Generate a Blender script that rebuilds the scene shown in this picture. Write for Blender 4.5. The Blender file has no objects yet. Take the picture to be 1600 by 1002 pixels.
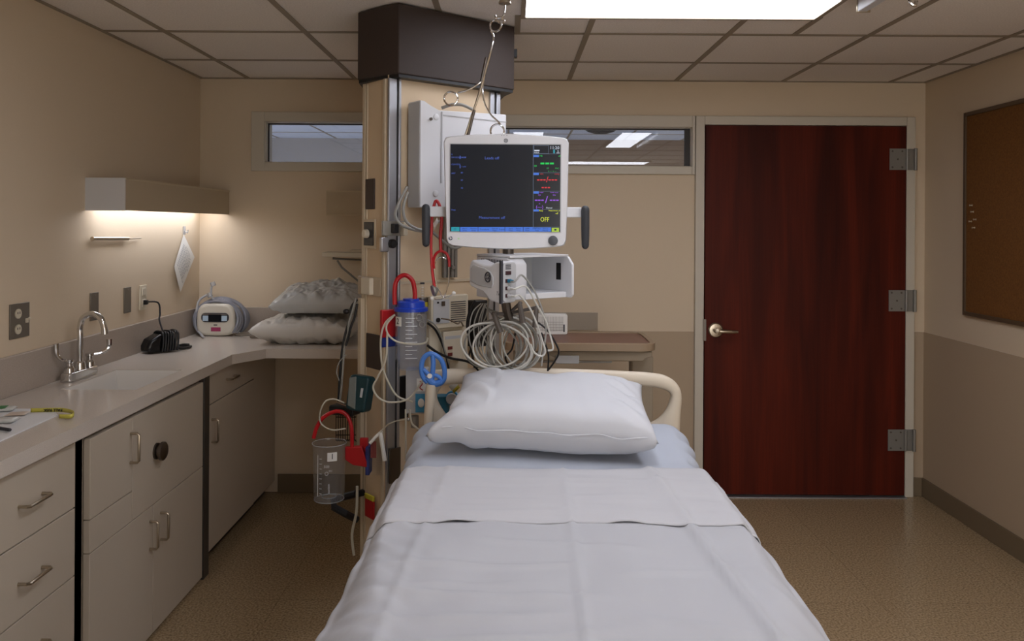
import bpy, bmesh, math, random
from math import sin, cos, pi, radians
from mathutils import Vector, Matrix, noise
random.seed(7)
SC = bpy.context.scene
COL = SC.collection

# ------------------------------------------------------------------ camera numbers
F = 1265.0; HY = 353.0; EYE = 1.52; ROLL = 0.006
XL, XR, D, H, YF = -1.775, 2.345, 4.6, 2.35, -1.7
cr, sr = cos(ROLL), sin(ROLL)
def ray(px, py):
    a, b = px-800, py-HY
    x, y = a*cr+b*sr, -a*sr+b*cr
    return Vector((x/F, 1.0, -y/F))
CAM = Vector((0, 0, EYE))
def P(px, py, Y): return CAM+ray(px, py)*Y
def PX(px, py, X):
    r = ray(px, py); return CAM+r*(X/r.x)
def PZ(px, py, Z):
    r = ray(px, py); return CAM+r*((Z-EYE)/r.z)

# ------------------------------------------------------------------ materials
def hx(h):
    h = h.lstrip('#'); o = []
    for i in (0, 2, 4):
        c = int(h[i:i+2], 16)/255
        o.append(c/12.92 if c <= .04045 else ((c+.055)/1.055)**2.4)
    return (*o, 1)
MATS = {}
def mat(name, color, rough=.5, metal=0, var=0, vscale=30, bump=0, bscale=200, emit=None, es=0, trans=0, ior=1.45, alpha=1, spec=.5, coat=0, col2=None, stretch=None):
    if name in MATS: return MATS[name]
    m = bpy.data.materials.new(name); m.use_nodes = True
    nt = m.node_tree; b = nt.nodes['Principled BSDF']
    c = hx(color)
    b.inputs['Base Color'].default_value = c
    b.inputs['Roughness'].default_value = rough
    b.inputs['Metallic'].default_value = metal
    b.inputs['Specular IOR Level'].default_value = spec
    b.inputs['Transmission Weight'].default_value = trans
    b.inputs['IOR'].default_value = ior
    b.inputs['Alpha'].default_value = alpha
    b.inputs['Coat Weight'].default_value = coat
    if emit:
        b.inputs['Emission Color'].default_value = hx(emit); b.inputs['Emission Strength'].default_value = es
    if var or bump or col2:
        tc = nt.nodes.new('ShaderNodeTexCoord'); src = tc.outputs['Object']
        if stretch:
            mp = nt.nodes.new('ShaderNodeMapping'); mp.inputs['Scale'].default_value = stretch
            nt.links.new(src, mp.inputs['Vector']); src = mp.outputs['Vector']
        if var or col2:
            n = nt.nodes.new('ShaderNodeTexNoise'); n.inputs['Scale'].default_value = vscale; n.inputs['Detail'].default_value = 4
            nt.links.new(src, n.inputs['Vector'])
            r = nt.nodes.new('ShaderNodeValToRGB')
            c2 = hx(col2) if col2 else tuple(x*(1-var) for x in c[:3])+(1,)
            r.color_ramp.elements[0].color = c2; r.color_ramp.elements[0].position = .35
            r.color_ramp.elements[1].color = c; r.color_ramp.elements[1].position = .65
            nt.links.new(n.outputs['Fac'], r.inputs['Fac']); nt.links.new(r.outputs['Color'], b.inputs['Base Color'])
        if bump:
            n2 = nt.nodes.new('ShaderNodeTexNoise'); n2.inputs['Scale'].default_value = bscale; n2.inputs['Detail'].default_value = 3
            nt.links.new(src, n2.inputs['Vector'])
            bp = nt.nodes.new('ShaderNodeBump'); bp.inputs['Strength'].default_value = bump; bp.inputs['Distance'].default_value = .002
            nt.links.new(n2.outputs['Fac'], bp.inputs['Height']); nt.links.new(bp.outputs['Normal'], b.inputs['Normal'])
    MATS[name] = m; return m

def mat_glass(name, tint='#ffffff', refl=.08, haze=0):
    # thin pane: clear with a fresnel-like mirror share
    if name in MATS: return MATS[name]
    m = bpy.data.materials.new(name); m.use_nodes = True; nt = m.node_tree; nt.nodes.clear()
    o = nt.nodes.new('ShaderNodeOutputMaterial'); mx = nt.nodes.new('ShaderNodeMixShader')
    t = nt.nodes.new('ShaderNodeBsdfTransparent'); t.inputs['Color'].default_value = hx(tint)
    g = nt.nodes.new('ShaderNodeBsdfGlossy'); g.inputs['Roughness'].default_value = .01
    lw = nt.nodes.new('ShaderNodeLayerWeight'); lw.inputs['Blend'].default_value = .5
    pw = nt.nodes.new('ShaderNodeMath'); pw.operation = 'POWER'; pw.inputs[1].default_value = 4
    ad = nt.nodes.new('ShaderNodeMath'); ad.operation = 'MULTIPLY_ADD'; ad.inputs[1].default_value = .45; ad.inputs[2].default_value = refl
    nt.links.new(lw.outputs['Facing'], pw.inputs[0]); nt.links.new(pw.outputs[0], ad.inputs[0]); nt.links.new(ad.outputs[0], mx.inputs['Fac'])
    df = nt.nodes.new('ShaderNodeBsdfDiffuse'); df.inputs['Color'].default_value = hx(tint); m2 = nt.nodes.new('ShaderNodeMixShader'); m2.inputs['Fac'].default_value = haze
    nt.links.new(t.outputs[0], m2.inputs[1]); nt.links.new(df.outputs[0], m2.inputs[2])
    nt.links.new(m2.outputs[0], mx.inputs[1]); nt.links.new(g.outputs[0], mx.inputs[2]); nt.links.new(mx.outputs[0], o.inputs['Surface'])
    MATS[name] = m; return m

def mat_floor():
    m = bpy.data.materials.new('floor_vinyl'); m.use_nodes = True; nt = m.node_tree; b = nt.nodes['Principled BSDF']
    tc = nt.nodes.new('ShaderNodeTexCoord')
    n = nt.nodes.new('ShaderNodeTexNoise'); n.inputs['Scale'].default_value = 120; n.inputs['Detail'].default_value = 3
    nt.links.new(tc.outputs['Object'], n.inputs['Vector'])
    r = nt.nodes.new('ShaderNodeValToRGB'); e = r.color_ramp.elements
    e[0].position = .34; e[0].color = hx('#82704f'.replace('4f','56')); e[1].position = .62; e[1].color = hx('#b29b7c')
    k = e.new(.45); k.color = hx('#9c8564')
    nt.links.new(n.outputs['Fac'], r.inputs['Fac'])
    br = nt.nodes.new('ShaderNodeTexBrick'); br.offset = 0; br.inputs['Scale'].default_value = 1
    br.inputs['Brick Width'].default_value = .61; br.inputs['Row Height'].default_value = .61; br.inputs['Mortar Size'].default_value = .0015
    br.inputs['Color1'].default_value = (1, 1, 1, 1); br.inputs['Color2'].default_value = (.95, .95, .95, 1); br.inputs['Mortar'].default_value = (.72, .7, .68, 1)
    nt.links.new(tc.outputs['Object'], br.inputs['Vector'])
    mx = nt.nodes.new('ShaderNodeMix'); mx.data_type = 'RGBA'; mx.blend_type = 'MULTIPLY'; mx.inputs['Factor'].default_value = 1
    nt.links.new(r.outputs['Color'], mx.inputs['A']); nt.links.new(br.outputs['Color'], mx.inputs['B'])
    nt.links.new(mx.outputs['Result'], b.inputs['Base Color'])
    b.inputs['Roughness'].default_value = .2
    MATS['floor'] = m; return m

def mat_wood():
    m = bpy.data.materials.new('mahogany'); m.use_nodes = True; nt = m.node_tree; b = nt.nodes['Principled BSDF']
    tc = nt.nodes.new('ShaderNodeTexCoord'); mp = nt.nodes.new('ShaderNodeMapping'); mp.inputs['Scale'].default_value = (5, 5, .4)
    nt.links.new(tc.outputs['Object'], mp.inputs['Vector'])
    n = nt.nodes.new('ShaderNodeTexNoise'); n.inputs['Scale'].default_value = 1.6; n.inputs['Detail'].default_value = 8; n.inputs['Distortion'].default_value = .8
    nt.links.new(mp.outputs['Vector'], n.inputs['Vector'])
    mp2 = nt.nodes.new('ShaderNodeMapping'); mp2.inputs['Scale'].default_value = (150, 150, 2.5)
    nt.links.new(tc.outputs['Object'], mp2.inputs['Vector'])
    n2 = nt.nodes.new('ShaderNodeTexNoise'); n2.inputs['Scale'].default_value = 1; n2.inputs['Detail'].default_value = 2
    nt.links.new(mp2.outputs['Vector'], n2.inputs['Vector'])
    r = nt.nodes.new('ShaderNodeValToRGB'); e = r.color_ramp.elements
    e[0].position = .3; e[0].color = hx('#3b1108'); e[1].position = .7; e[1].color = hx('#601f0e')
    nt.links.new(n.outputs['Fac'], r.inputs['Fac'])
    r2 = nt.nodes.new('ShaderNodeValToRGB'); e = r2.color_ramp.elements
    e[0].position = .38; e[0].color = (.86, .84, .84, 1); e[1].position = .6; e[1].color = (1, 1, 1, 1)
    nt.links.new(n2.outputs['Fac'], r2.inputs['Fac'])
    mx = nt.nodes.new('ShaderNodeMix'); mx.data_type = 'RGBA'; mx.blend_type = 'MULTIPLY'; mx.inputs['Factor'].default_value = 1
    nt.links.new(r.outputs['Color'], mx.inputs['A']); nt.links.new(r2.outputs['Color'], mx.inputs['B'])
    nt.links.new(mx.outputs['Result'], b.inputs['Base Color'])
    b.inputs['Roughness'].default_value = .5; b.inputs['Specular IOR Level'].default_value = .16
    MATS['wood'] = m; return m

wallm = mat('wall_paint', '#d6c4aa', .75, bump=.25, bscale=260)
wallleft = wallm
dado = mat('dado_paint', '#b39f86', .7, bump=.25, bscale=260)
basem = mat('baseboard_vinyl', '#76664f', .55)
tilem = mat('ceiling_tile', '#f5eee7', .95, var=.12, vscale=160, bump=.5, bscale=320)
teem = mat('ceiling_tee', '#978b7a', .6)
framem = mat('painted_frame', '#cbc3b3', .5)
floorm = mat_floor(); woodm = mat_wood()
steel = mat('brushed_steel', '#8f8c86', .42, .5)
platem = mat('steel_plate', '#7f786e', .35, .6)
chrome = mat('chrome', '#d8d8d8', .08, 1)
darkst = mat('dark_steel', '#6d6660', .35, 1)
nickel = mat('satin_nickel', '#b9ae9c', .28, 1)
alum = mat('aluminium', '#b9bcc2', .38, .9)
brown = mat('brown_laminate', '#3b302b', .6, var=.1, vscale=200)
colbeige = mat('column_panel', '#d4be9f', .6, bump=.1)
coltrim = mat('column_trim', '#c8b9a0', .5)
lam = mat('cabinet_laminate', '#bdb1a0', .55, bump=.08, bscale=400)
lamedge = mat('cabinet_edge', '#8c8070', .6)
gapm = mat('dark_gap', '#2b2623', .5)
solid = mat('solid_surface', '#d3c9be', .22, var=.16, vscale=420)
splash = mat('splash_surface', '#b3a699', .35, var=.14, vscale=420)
sinkm = mat('sink_white', '#e6e2dc', .2)
black = mat('black_plastic', '#141416', .4)
rubber = mat('black_rubber', '#1b1c1f', .6)
greyhandle = mat('charcoal_grip', '#3a3d42', .55)
white = mat('white_plastic', '#d9dadd', .38)
whiteg = mat('grey_plastic', '#b7b8ba', .4)
offw = mat('off_white_plastic', '#d3c9b4', .45)
sheetm = mat('sheet_cotton', '#b3b4b8', .85, bump=.12, bscale=900)
fitm = mat('fitted_sheet_cotton', '#b3b9c4', .85, bump=.12, bscale=900)
pillm = mat('pillowcase', '#cbcdd2', .85, bump=.12, bscale=900)
headm = mat('bed_plastic', '#d6cab6', .4)
blue = mat('blue_plastic', '#4a7fd0', .38)
navy = mat('navy_lid', '#1b3fb0', .3)
red = mat('red_rubber', '#b3141d', .35)
redp = mat('red_plastic', '#b01a20', .4)
bluep = mat('blue_bracket', '#1c2f7c', .45)
clear = mat_glass('clear_plastic', '#f9fafb', .03, .025)
clearb = mat_glass('clear_plastic_blue', '#eef1f7', .03, .07)
window_glass = mat_glass('window_glass', '#f4f6f6', .06)
frost = mat('frosted_mark', '#d9dbdc', .5)
tubec = mat('clear_tubing', '#d8d3c2', .3, trans=.35)
cablew = mat('grey_cable', '#c3c2bb', .45)
cableg = mat('mid_grey_cable', '#96958f', .45)
cableb = mat('black_cable', '#17171a', .45)
paper = mat('paper', '#e4e2dc', .8)
ink = mat('ink', '#3a3a40', .7)
inkb = mat('black_ink', '#111114', .7)
bag = mat('plastic_bag', '#c9cbca', .22, bump=.3, bscale=40, spec=.7, trans=.1)
bag2 = mat('plastic_bag_low', '#cfcbc4', .3, bump=.3, bscale=40, spec=.6)
tabtop = mat('table_laminate', '#7b5548', .4, var=.1, vscale=90)
tabrim = mat('table_rim', '#97826a', .45)
tabgrey = mat('table_metal', '#988a76', .45)
cork = mat('cork', '#7a5020', .9, col2='#6b431a', vscale=120, bump=.5, bscale=300)
teal = mat('teal_plastic', '#0e3238', .4)
tealg = mat('grey_face', '#6d7370', .45)
yellow = mat('yellow_plastic', '#c9bb3a', .4)
green = mat('green_plastic', '#1f7a3c', .4)
lightblue = mat('light_blue_print', '#3f8fb8', .5)
purple = mat('magenta_sticker', '#a23a63', .6)
diffm = mat('lamp_diffuser', '#ffffff', .6, emit='#f2f4ff', es=9.5)
tubelamp = mat('under_shelf_tube', '#ffffff', .6, emit='#eef2ff', es=5.8)
corrlamp = mat('corridor_diffuser', '#ffffff', .6, emit='#a9c2ff', es=16.0)
scr = mat('screen_glass', '#10141a', .18, emit='#262b34', es=.35)
def glow(name, c, s): return mat(name, '#000000', .5, emit=c, es=s)
g_blue = glow('glow_bar_blue', '#4a7ee6', .75); g_cyan = glow('glow_cyan', '#27a7b8', .7); g_lime = glow('glow_lime', '#b9d94a', .75)
g_green = glow('glow_green', '#16d85a', .8); g_red = glow('glow_red', '#e2343c', .8); g_purple = glow('glow_purple', '#a55cf0', .8)
g_yel = glow('glow_yellow', '#e3ea3f', .9); g_white = glow('glow_white', '#dfe6f5', .8); g_lab = glow('glow_label_blue', '#5a78e0', .6)
g_line = glow('glow_line', '#6f7f96', .5); g_navy = glow('glow_navy_text', '#12235e', .4); g_dim = glow('glow_dim', '#333a46', .4)

# ------------------------------------------------------------------ mesh builder
def catmull(pts, k=6, closed=False):
    pts = [Vector(p) for p in pts]
    n = len(pts)
    if n < 3: return pts
    out = []
    for i in range(n if closed else n-1):
        g = (lambda j: pts[j % n]) if closed else (lambda j: pts[min(max(j, 0), n-1)])
        p0, p1, p2, p3 = g(i-1), g(i), g(i+1), g(i+2)
        for q in range(k):
            t = q/k
            out.append(.5*((2*p1)+(p2-p0)*t+(2*p0-5*p1+4*p2-p3)*t*t+(3*p1-p0-3*p2+p3)*t**3))
    if not closed: out.append(pts[-1])
    return out

class MB:
    def __init__(s, T=None): s.v = []; s.f = []; s.T = T or Matrix()
    def add(s, vs, fs):
        b = len(s.v); s.v += [s.T @ Vector(v) for v in vs]; s.f += [tuple(b+i for i in f) for f in fs]; return s
    def box(s, x0, x1, y0, y1, z0, z1):
        x0, x1 = sorted((x0, x1)); y0, y1 = sorted((y0, y1)); z0, z1 = sorted((z0, z1))
        return s.add([(x0,y0,z0),(x1,y0,z0),(x1,y1,z0),(x0,y1,z0),(x0,y0,z1),(x1,y0,z1),(x1,y1,z1),(x0,y1,z1)],
                     [(0,3,2,1),(4,5,6,7),(0,1,5,4),(1,2,6,5),(2,3,7,6),(3,0,4,7)])
    def cbox(s, c, sx, sy, sz): return s.box(c[0]-sx/2, c[0]+sx/2, c[1]-sy/2, c[1]+sy/2, c[2]-sz/2, c[2]+sz/2)
    def prism(s, poly, h0, h1, ax='z'):
        n = len(poly)
        a = sum(poly[i][0]*poly[(i+1) % n][1]-poly[(i+1) % n][0]*poly[i][1] for i in range(n))
        if (a < 0) != (ax == 'y'): poly = poly[::-1]
        m = {'z': lambda p, h: (p[0], p[1], h), 'y': lambda p, h: (p[0], h, p[1]), 'x': lambda p, h: (h, p[0], p[1])}[ax]
        vs = [m(p, h0) for p in poly]+[m(p, h1) for p in poly]
        fs = [tuple(range(n))[::-1], tuple(range(n, 2*n))]+[(i, (i+1) % n, n+(i+1) % n, n+i) for i in range(n)]
        return s.add(vs, fs)
    def cyl(s, p0, p1, r0, r1=None, n=16, caps=True):
        p0, p1 = Vector(p0), Vector(p1); r1 = r0 if r1 is None else r1
        d = (p1-p0).normalized(); q = d.to_track_quat('Z', 'Y').to_matrix()
        vs = []
        for p, r in ((p0, r0), (p1, r1)):
            vs += [p+q @ Vector((r*cos(2*pi*i/n), r*sin(2*pi*i/n), 0)) for i in range(n)]
        fs = [(i, (i+1) % n, n+(i+1) % n, n+i) for i in range(n)]
        if caps: fs += [tuple(range(n))[::-1], tuple(range(n, 2*n))]
        return s.add(vs, fs)
    def tube(s, pts, r, n=8, closed=False, k=6, smooth=True):
        pts = catmull(pts, k, closed) if smooth else [Vector(p) for p in pts]
        m = len(pts); vs = []; fs = []
        up = None
        for i, p in enumerate(pts):
            a = pts[(i-1) % m] if (closed or i > 0) else p
            b = pts[(i+1) % m] if (closed or i < m-1) else p
            d = b-a
            d = d.normalized() if d.length > 1e-9 else Vector((0, 0, 1))
            if up is None: up = d.orthogonal().normalized()
            else:
                up = up-d*up.dot(d); up = up.normalized() if up.length > 1e-6 else d.orthogonal().normalized()
            w = d.cross(up)
            rr = r(i/(m-1)) if callable(r) else r
            vs += [p+up*rr*cos(2*pi*j/n)+w*rr*sin(2*pi*j/n) for j in range(n)]
        for i in range(m if closed else m-1):
            for j in range(n):
                fs.append((i*n+j, i*n+(j+1) % n, ((i+1) % m)*n+(j+1) % n, ((i+1) % m)*n+j))
        if not closed: fs += [tuple(range(n))[::-1], tuple(range((m-1)*n, m*n))]
        return s.add(vs, fs)
    def lathe(s, prof, c=(0,0,0), axis=(0,0,1), n=28):
        q = Vector(axis).normalized().to_track_quat('Z', 'Y').to_matrix(); c = Vector(c)
        vs = []; fs = []
        for r, z in prof: vs += [c+q @ Vector((r*cos(2*pi*i/n), r*sin(2*pi*i/n), z)) for i in range(n)]
        for k in range(len(prof)-1):
            for i in range(n): fs.append((k*n+i, k*n+(i+1) % n, (k+1)*n+(i+1) % n, (k+1)*n+i))
        if prof[0][0] > 1e-5: fs.append(tuple(range(n))[::-1])
        if prof[-1][0] > 1e-5: fs.append(tuple(range((len(prof)-1)*n, len(prof)*n)))
        return s.add(vs, fs)
    def sphere(s, c, r, sc=(1,1,1), n=16):
        c = Vector(c); vs = []; fs = []; m = n//2
        for i in range(m+1):
            t = pi*i/m
            vs += [c+Vector((sc[0]*r*sin(t)*cos(2*pi*j/n), sc[1]*r*sin(t)*sin(2*pi*j/n), -sc[2]*r*cos(t))) for j in range(n)]
        for i in range(m):
            for j in range(n): fs.append((i*n+j, i*n+(j+1) % n, (i+1)*n+(j+1) % n, (i+1)*n+j))
        return s.add(vs, fs)
    def torus(s, c, R, r, axis=(0,1,0), n=32, m=8):
        q = Vector(axis).normalized().to_track_quat('Z', 'Y').to_matrix(); c = Vector(c)
        return s.tube([c+q @ Vector((R*cos(2*pi*i/n), R*sin(2*pi*i/n), 0)) for i in range(n)], r, m, True, smooth=False)
    def grid(s, fn, nu, nv, wrap=False):
        vs = [fn(i/nu, j/nv) for j in range(nv+1) for i in range(nu+1)]
        fs = [(j*(nu+1)+i, j*(nu+1)+i+1, (j+1)*(nu+1)+i+1, (j+1)*(nu+1)+i) for j in range(nv) for i in range(nu)]
        return s.add(vs, fs)
    def quad(s, a, b, c, d): return s.add([a, b, c, d], [(0, 1, 2, 3)])
    def text(s, body, size, M, ex=.0002, align='CENTER', shear=0, sx=1, bold=0):
        cu = bpy.data.curves.new('lettering', 'FONT'); cu.body = body; cu.size = size; cu.extrude = ex
        cu.align_x = align; cu.align_y = 'CENTER'; cu.shear = shear; cu.resolution_u = 2; cu.offset = bold*size
        ob = bpy.data.objects.new('lettering', cu); me = bpy.data.meshes.new_from_object(ob)
        s.add([M @ Vector((v.co.x*sx, v.co.y, v.co.z)) for v in me.vertices], [tuple(p.vertices) for p in me.polygons])
        bpy.data.objects.remove(ob); bpy.data.meshes.remove(me); bpy.data.curves.remove(cu); return s
    def build(s, name, m, parent=None, bevel=0, seg=2, weld=False, smooth=True, ang=.6, subsurf=0, solid=0, soff=-1):
        lo = Vector([min(v[i] for v in s.v) for i in range(3)]); hi = Vector([max(v[i] for v in s.v) for i in range(3)])
        org = parent_org(parent) if parent else Vector(((lo.x+hi.x)/2, (lo.y+hi.y)/2, lo.z))
        me = bpy.data.meshes.new(name); me.from_pydata([v-org for v in s.v], [], s.f); me.update()
        bm = bmesh.new(); bm.from_mesh(me)
        if weld: bmesh.ops.remove_doubles(bm, verts=bm.verts, dist=weld if isinstance(weld, float) else 1e-5)
        bmesh.ops.recalc_face_normals(bm, faces=bm.faces); bm.to_mesh(me); bm.free()
        if smooth:
            me.polygons.foreach_set('use_smooth', [True]*len(me.polygons)); me.set_sharp_from_angle(angle=ang)
        me.materials.append(m)
        o = bpy.data.objects.new(name, me); COL.objects.link(o)
        if parent: o.parent = parent
        else: o.location = org
        if bevel:
            md = o.modifiers.new('bevel', 'BEVEL'); md.width = bevel; md.segments = seg; md.limit_method = 'ANGLE'; md.angle_limit = .7
        if subsurf:
            md = o.modifiers.new('subd', 'SUBSURF'); md.levels = subsurf; md.render_levels = subsurf
        if solid:
            md = o.modifiers.new('solid', 'SOLIDIFY'); md.thickness = solid; md.offset = soff
        return o
def parent_org(o):
    v = Vector((0, 0, 0))
    while o: v = v+o.location; o = o.parent
    return v
def thing(name, label, cat, loc, group=None, kind=None):
    o = bpy.data.objects.new(name, None); COL.objects.link(o); o.location = Vector(loc); o.empty_display_size = .05
    if label: o['label'] = label; o['category'] = cat
    if group: o['group'] = group
    if kind: o['kind'] = kind
    return o
def tag(o, label, cat, group=None, kind=None):
    o['label'] = label; o['category'] = cat
    if group: o['group'] = group
    if kind: o['kind'] = kind
    return o
def st(o):
    o['kind'] = 'structure'; return o
def lab(o, t): o['label'] = t; return o
def frameM(o, x, y, z):
    M = Matrix((x, y, z)).transposed().to_4x4(); M.translation = o; return M
def rot_frame(o, yaw=0, pitch=0, roll=0):
    return Matrix.Translation(o) @ Matrix.Rotation(yaw, 4, 'Z') @ Matrix.Rotation(pitch, 4, 'X') @ Matrix.Rotation(roll, 4, 'Y')
def textM(o, right, up):   # text frame: x to right, y up, z out of the surface
    r, u = Vector(right).normalized(), Vector(up).normalized()
    return frameM(Vector(o), r, u, r.cross(u))
def rrect(x0, x1, z0, z1, r, n=5):
    o = []
    for cx, cz, a in ((x1-r, z1-r, 0), (x0+r, z1-r, 90), (x0+r, z0+r, 180), (x1-r, z0+r, 270)):
        for i in range(n+1):
            t = radians(a+90*i/n); o.append((cx+r*cos(t), cz+r*sin(t)))
    return o

# ================================================================== THE ROOM
st(MB().box(XL-.1, XR+.1, YF-.1, D+.1, -.1, 0).build('floor', floorm, smooth=False))
st(MB().box(XL-.12, XL, YF-.12, D+.12, 0, H).build('wall_left', wallm, smooth=False))
st(MB().box(XR, XR+.12, YF-.12, D+.12, 0, H).build('wall_right', wallm, smooth=False))
WF = (.45, 2.28, .08, 1.95)  # unseen opening added behind the camera to let fill light in
wfm = MB(); wfm.box(XL, WF[0], YF-.12, YF, 0, H); wfm.box(WF[1], XR, YF-.12, YF, 0, H); wfm.box(WF[0], WF[1], YF-.12, YF, 0, WF[2]); wfm.box(WF[0], WF[1], YF-.12, YF, WF[3], H)
st(wfm.build('wall_front', wallm, smooth=False))
wfm = MB()
for x in (WF[0], 1.34, WF[1]-.05): wfm.box(x, x+.05, YF-.08, YF-.03, WF[2], WF[3])
wfm.box(WF[0], WF[1], YF-.078, YF-.032, WF[2], WF[2]+.05); wfm.box(WF[0], WF[1], YF-.078, YF-.032, WF[3]-.05, WF[3])
st(wfm.build('window_3', framem, smooth=False))
WA = (-1.405, -.62, 1.873, 2.103)     # the two clerestory openings: x0, x1, z0, z1
WB = (-.25, 1.018, 1.862, 2.085)
DOOR = (1.086, 2.226, 2.098)
wb = MB()
xs = [XL, WA[0], WA[1], WB[0], WB[1], XR]
y0, y1 = D, D+.12
wb.box(XL, WA[0], y0, y1, 0, H); wb.box(WA[1], WB[0], y0, y1, 0, H); wb.box(WB[1], XR, y0, y1, 0, H)
for W in (WA, WB): wb.box(W[0], W[1], y0, y1, 0, W[2]); wb.box(W[0], W[1], y0, y1, W[3], H)
st(wb.build('wall_back', wallm, smooth=False))

# ceiling with its tee grid
ce = st(MB().box(XL-.12, XR+.12, YF-.12, D+.12, H, H+.08).build('ceiling', tilem, smooth=False))
g = MB()
tx = [.318+.606*i for i in range(-3, 4)]
ty = [4.08-.6*i for i in range(0, 10)]
LX0, LX1, LY0, LY1 = .03, 1.195, 2.88, 3.185
for x in tx:
    if LX0 < x < LX1:
        g.box(x-.012, x+.012, YF, LY0-.35, H-.004, H-.0005); g.box(x-.012, x+.012, LY1, D, H-.004, H-.0005)
    elif XL < x < XR: g.box(x-.012, x+.012, YF, D, H-.004, H-.0005)
for y in ty:
    if LY0-.1 < y < LY1:
        g.box(XL, LX0, y-.012, y+.012, H-.0042, H-.0007); g.box(LX1, XR, y-.012, y+.012, H-.0042, H-.0007)
    else: g.box(XL, XR, y-.012, y+.012, H-.0042, H-.0007)
for x in (LX0-.012, LX1+.012): g.box(x-.012, x+.012, LY1, 3.48, H-.0044, H-.0009)
g.box(XL, XL+.02, YF, D, H-.0046, H-.0011); g.box(XR-.02, XR, YF, D, H-.0046, H-.0011); g.box(XL, XR, D-.02, D, H-.0048, H-.0013)
st(g.build('ceiling_grid', teem, ce, smooth=False))

# dado, baseboards, wall patch
st(MB().box(XR-.004, XR, YF, D, .0, .93).build('trim_1', dado, smooth=False))
t2 = MB(); t2.box(DOOR[1]+.05, XR-.004, D-.004, D, 0, .93); t2.box(-.3, DOOR[0]-.05, D-.004, D, 0, .925)
st(t2.build('trim_2', dado, smooth=False))
st(MB().box(-.3, .49, D-.008, D, .93, 1.03).build('trim_3', mat('wall_patch', '#a69a8a', .8, bump=.5, bscale=90), smooth=False))
st(MB().box(XR-.014, XR-.004, YF, D-.004, 0, .105).build('baseboard_right', basem, bevel=.003))
b2 = MB(); b2.box(DOOR[1]+.05, XR-.014, D-.014, D-.004, 0, .105); b2.box(-1.32, DOOR[0]-.05, D-.014, D-.0045, 0, .105)
st(b2.build('baseboard_back', basem, bevel=.003))

# clerestory windows
def window(n, W, fr, dark_edge=False):
    w = thing('window_%d' % n, None, None, (W[0], D, W[2]), kind='structure')
    x0, x1, z0, z1 = W; f = MB()
    ox0, ox1, oz0, oz1 = fr
    for a in ((ox0, x0, oz0, oz1), (x1, ox1, oz0, oz1), (x0, x1, z1, oz1), (x0, x1, oz0, z0)):
        f.box(a[0], a[1], D-.018, D+.001, a[2], a[3])
    f.box(x0-.001, x0+.004, D, D+.12, z0, z1); f.box(x1-.004, x1+.001, D, D+.12, z0, z1)
    f.box(x0, x1, D, D+.12, z1-.004, z1+.001); f.box(x0, x1, D, D+.12, z0-.001, z0+.004)
    st(f.build('window_frame', framem, w, bevel=.002))
    gk = MB(); t = .006
    gk.box(x0+.004, x0+.004+t, D+.04, D+.05, z0, z1); gk.box(x0, x1, D+.04, D+.05, z1-.004-t, z1-.004)
    gk.box(x1-.004-(.028 if dark_edge else t), x1-.004, D+.03, D+.05, z0, z1)
    st(gk.build('window_gasket', gapm, w, smooth=False))
    st(MB().box(x0+.004, x1-.004, D+.041, D+.047, z0+.004, z1-.004).build('window_pane', window_glass, w, smooth=False))
window(1, WA, (WA[0]-.075, WA[1]+.075, WA[2]-.05, WA[3]+.055))
window(2, WB, (WB[0]-.075, DOOR[0]-.052, WB[2]-.045, WB[3]+.065), True)

# corridor seen through the windows
cor = MB(); cor.box(-5, 6, D+.12, 9.2, 2.44, 2.5)
cc = st(cor.build('ceiling_corridor', mat('corridor_tile', '#d9e0f0', .9), smooth=False))
cg = MB()
for i in range(-8, 10): cg.box(i*.61-.05, i*.61-.03, D+.12, 8.6, 2.436, 2.4395)
for i in range(7): cg.box(-5, 6, 5+i*.61, 5.02+i*.61, 2.4355, 2.439)
st(cg.build('ceiling_corridor_grid', teem, cc, smooth=False))
st(MB().box(-5, -.3, 8.6, 8.7, 0, 2.44).build('wall_corridor', mat('corridor_wall', '#8a888c', .8), smooth=False))
st(MB().box(-.3, 6, 8.6, 8.7, 0, 2.44).build('wall_corridor_end', mat('corridor_wall_brown', '#6b594c', .8), smooth=False))
st(MB().box(-5, 6, D+.12, 8.7, -.1, 0).build('floor_corridor', mat('corridor_floor', '#b9bfcb', .4), smooth=False))
st(MB().box(-5.1, -5, D+.12, 8.7, 0, 2.44).build('wall_corridor_left', mat('corridor_wall', '#9a8f88', .8), smooth=False))
st(MB().box(6, 6.1, D+.12, 8.7, 0, 2.44).build('wall_corridor_right', mat('corridor_wall', '#9a8f88', .8), smooth=False))
for x, y, mt, lb in ((-2.2, 5.7, corrlamp, 'unseen cool white light panel added to light the corridor behind the small high window'), (2.6, 5.6, mat('corridor_diffuser_warm', '#ffffff', .6, emit='#fff0e0', es=6.0), 'unseen warm white light panel added to light the corridor beyond the door')):
    t = thing('corridor_fill_light', lb, 'ceiling light', (x, y, 2.43))  # unseen lamps added above the window view to light the corridor
    MB().box(x-.6, x+.6, y-.3, y+.3, 2.42, 2.433).build('diffuser', mt, t, smooth=False)
    f = MB(); f.box(x-.64, x-.6, y-.34, y+.34, 2.41, 2.434); f.box(x+.6, x+.64, y-.34, y+.34, 2.41, 2.434); f.box(x-.6, x+.6, y-.34, y-.3, 2.41, 2.434); f.box(x-.6, x+.6, y+.3, y+.34, 2.41, 2.434)
    f.build('light_frame', whiteg, t, smooth=False)
t = thing('corridor_dome', 'black dome hanging under the corridor ceiling behind the wide high window', 'dome', (.6, 5.5, 2.44))
MB().lathe([(.0, 2.148), (.05, 2.152), (.09, 2.164), (.12, 2.185), (.13, 2.21), (.13, 2.23), (0, 2.235)], (.6, 5.5, 0)).build('dome', mat('matt_black', '#0b0b0c', .7), t)
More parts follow.
